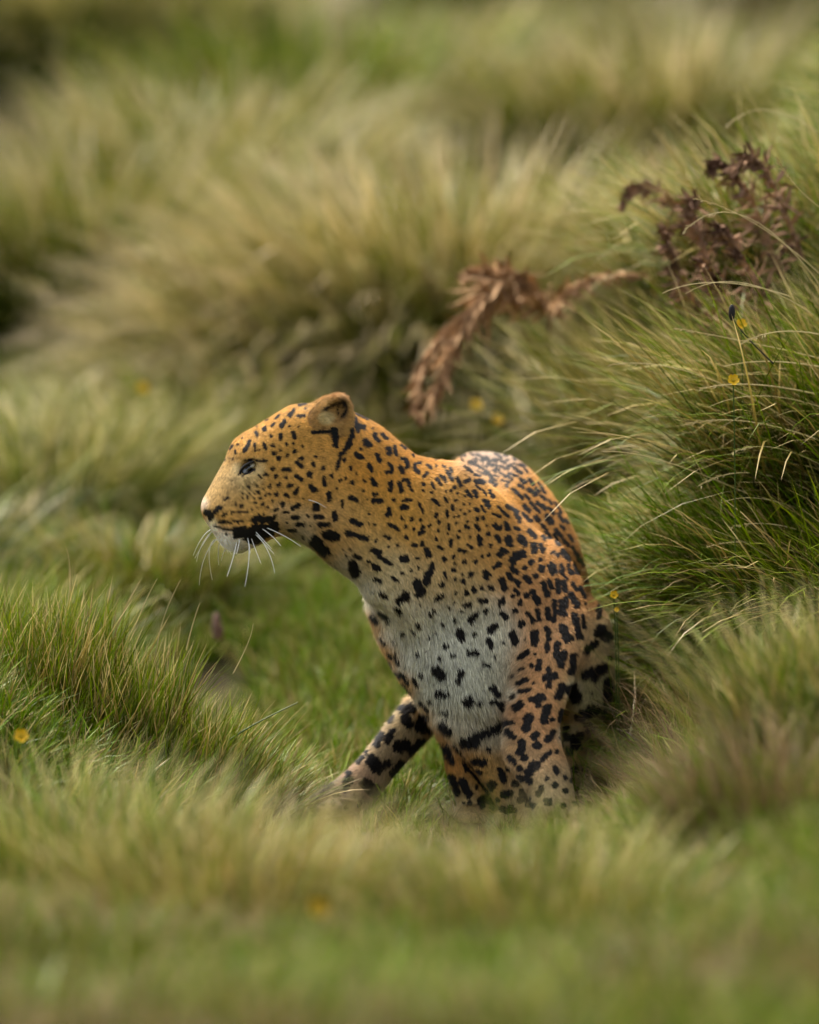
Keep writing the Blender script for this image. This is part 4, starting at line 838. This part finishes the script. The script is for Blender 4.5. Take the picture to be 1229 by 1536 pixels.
def flower(px, py, y, label, s=1.0, tilt=(-.7, .2)):
    top = P(px, py, y); gz = min(float(H(top[0], y)), top[2] - .06)
    root = empty('yellow_flower', (top[0], y, gz), label=label, category='flower', group='small yellow flowers in the grass')
    b = np.array(root.location)
    tv, tf = tube(bez((0, .01, 0), (0.005, .006, (top[2] - gz) * .5), top - b, 8), np.full(8, .0011), 5); obj('stem', mesh_np('stem', tv, [tf], mat=m_stem), root)
    from mathutils import Euler
    e = Euler((tilt[0] + 1.8, tilt[1], 0))
    for k in range(5):
        o = obj('petal', me_pet, root); o.location = top - b
        o.rotation_euler = (e.to_matrix() @ Euler((0, 0, k * 2 * PI / 5)).to_matrix()).to_euler(); o.scale = (s, s, s)
    c = obj('centre', me_cen, root); c.location = top - b; c.scale = (s, s, s)
flower(1100, 571, .02, 'sharpest yellow flower, among the pale stalks of the right bank', 1.05)
flower(1112, 487, .30, 'yellow flower beside the dark bud, above the sharpest one', 1.0)
flower(921, 893, .12, 'small yellow flower just right of the haunch of the leopard', .75)
flower(1115, 1078, -.7, 'tiny yellow flower low on the right above the foreground grass', .7)
flower(32, 1105, -.75, 'single orange-yellow flower at the left edge of the lower meadow', 1.2)
flower(478, 1364, -2.6, 'heavily blurred yellow flower near the bottom of the picture', 1.4)
flower(714, 608, 1.9, 'blurred yellow flower directly above the back of the leopard, left of its pair', 1.4)
flower(746, 630, 2.0, 'blurred yellow flower directly above the back of the leopard, right of its pair', 1.3)
flower(214, 583, 3.2, 'very soft orange-yellow flower on the left hillside', 1.3)
flower(925, 915, .10, 'tiny half-open pale flower below the one at the haunch', .45)

# ------------------------------------------------------------------ dead brown fronds
m_fr, frn, frb = mat('dead_frond', .8, .15); noise_col(frn, frb, lin(120, 88, 60), lin(205, 165, 122), 30)
m_fd, fdn, fdb = mat('dead_heath', .85, .1); noise_col(fdn, fdb, lin(80, 58, 46), lin(172, 136, 108), 25)
def frond(a, b, c, y0, y1, label, seed, wid=.045, n=46, m=None, group='dead brown fronds hanging on the bank', pieces=10):
    pa, pb, pc = P(*a, y0), P(*b, (y0 + y1) / 2), P(*c, y1); rng = np.random.default_rng(seed)
    root = empty('dead_frond', pa, label=label, category='dead frond', group=group)
    path = bez(pa, pb, pc, 16) - pa
    v, f = tube(path, np.linspace(.004, .0015, 16), 6); obj('stem', mesh_np('stem', v, [f], mat=m or m_fr), root)
    for g in range(pieces):                                  # shrivelled leaflets, pinna by pinna
        vs, fs, k = [], [], 0
        for i in range(n // pieces * 3):
            t = (g + rng.random()) / pieces; j = t * 15; q = path[int(j)] + (path[min(int(j) + 1, 15)] - path[int(j)]) * (j - int(j))
            tg = path[min(int(j) + 1, 15)] - path[max(int(j) - 1, 0)]; tg /= np.linalg.norm(tg)
            d = tg * .9 + rng.normal(0, .42, 3) + np.array([0, 0, -.55]); d /= np.linalg.norm(d)
            L = wid * rng.uniform(.5, 1.7) * (1.1 - .6 * t); s = np.cross(d, rng.normal(0, 1, 3)); s /= np.linalg.norm(s) + 1e-9; nn = np.cross(d, s); w = rng.uniform(.0022, .005)
            p0 = q; p1 = q + d * L * .35 + nn * .004; p2 = q + d * L * .7 - nn * .003; p3 = q + d * L
            vs += [p0, p1 + s * w, p1 - s * w, p2 + s * w * .8, p2 - s * w * .8, p3]
            fs += [(k, k + 1, k + 2), (k + 1, k + 3, k + 4), (k + 1, k + 4, k + 2), (k + 3, k + 5, k + 4)]; k += 6
        obj('leaflet', mesh_np('leaflet', np.array(vs), [np.array(fs)], mat=m or m_fr), root)
    return root
frond((770, 420), (705, 470), (650, 600), 1.5, 1.3, 'thick light brown dead frond hanging down left above the back', 1, .075, 110)
frond((700, 470), (640, 540), (628, 625), 1.5, 1.35, 'thin dead frond tip hanging lowest beside the head', 2, .05, 60)
frond((780, 470), (750, 410), (705, 408), 1.6, 1.5, 'curled dead frond at the top of the hanging brown bunch', 3, .05, 70)
frond((830, 470), (800, 430), (760, 400), 1.6, 1.5, 'short upright dead frond right of the hanging bunch', 4, .05, 60)
frond((820, 470), (880, 420), (962, 412), 1.5, 1.3, 'dead frond lying flat to the right with a pale pointed tip', 5, .035, 70)
HG = 'dark dead heath sprigs on the upper right bank'
for k, (A, B, Cc, yy, lb) in enumerate([((1080, 420), (1050, 350), (1040, 300), .9, 'dark upright heath sprig behind the arching stalks'),
        ((1100, 330), (1000, 290), (935, 300), 1.2, 'dark sprig reaching furthest left at the upper right'),
        ((1060, 440), (1020, 410), (1000, 345), 1.0, 'brown sprig left of the upright heath sprig'),
        ((1150, 330), (1110, 270), (1070, 250), 1.0, 'dark sprig high up with dead brown leaves on the bank top'),
        ((1180, 300), (1145, 250), (1105, 255), .9, 'dark leafy sprig nearest the upper right edge'),
        ((1150, 430), (1110, 380), (1080, 345), .8, 'tangled brown sprig right of the upright heath sprig'),
        ((1120, 470), (1085, 440), (1060, 400), .8, 'lowest brown sprig just above the dark bud')]):
    frond((A[0] + 25, A[1] + 90), B, Cc, yy - .12, yy - .15, lb, 20 + k, .042, 60, m_fd, HG, 6)

# a small pinkish stone in the dark gap left of the chest
m_st, stnn, stbb = mat('pale_stone', .8, .2); noise_col(stnn, stbb, lin(95, 72, 62), lin(150, 120, 108), 40)
qs = Solid((-.08, -.08, -.08), (.08, .08, .08), .006); qs.ell((0, 0, 0), (.022, .03, .045), 0); qs.ell((.012, 0, -.02), (.025, .03, .028), .01)
v, q = qs.mesh(); so = obj('stone', mesh_np('stone', v, [q], mat=m_st), label='small pale pinkish stone in the dark gap left of the chest', category='stone'); so.location = P(325, 940, 1.35); so.scale = (.42, .5, .62)
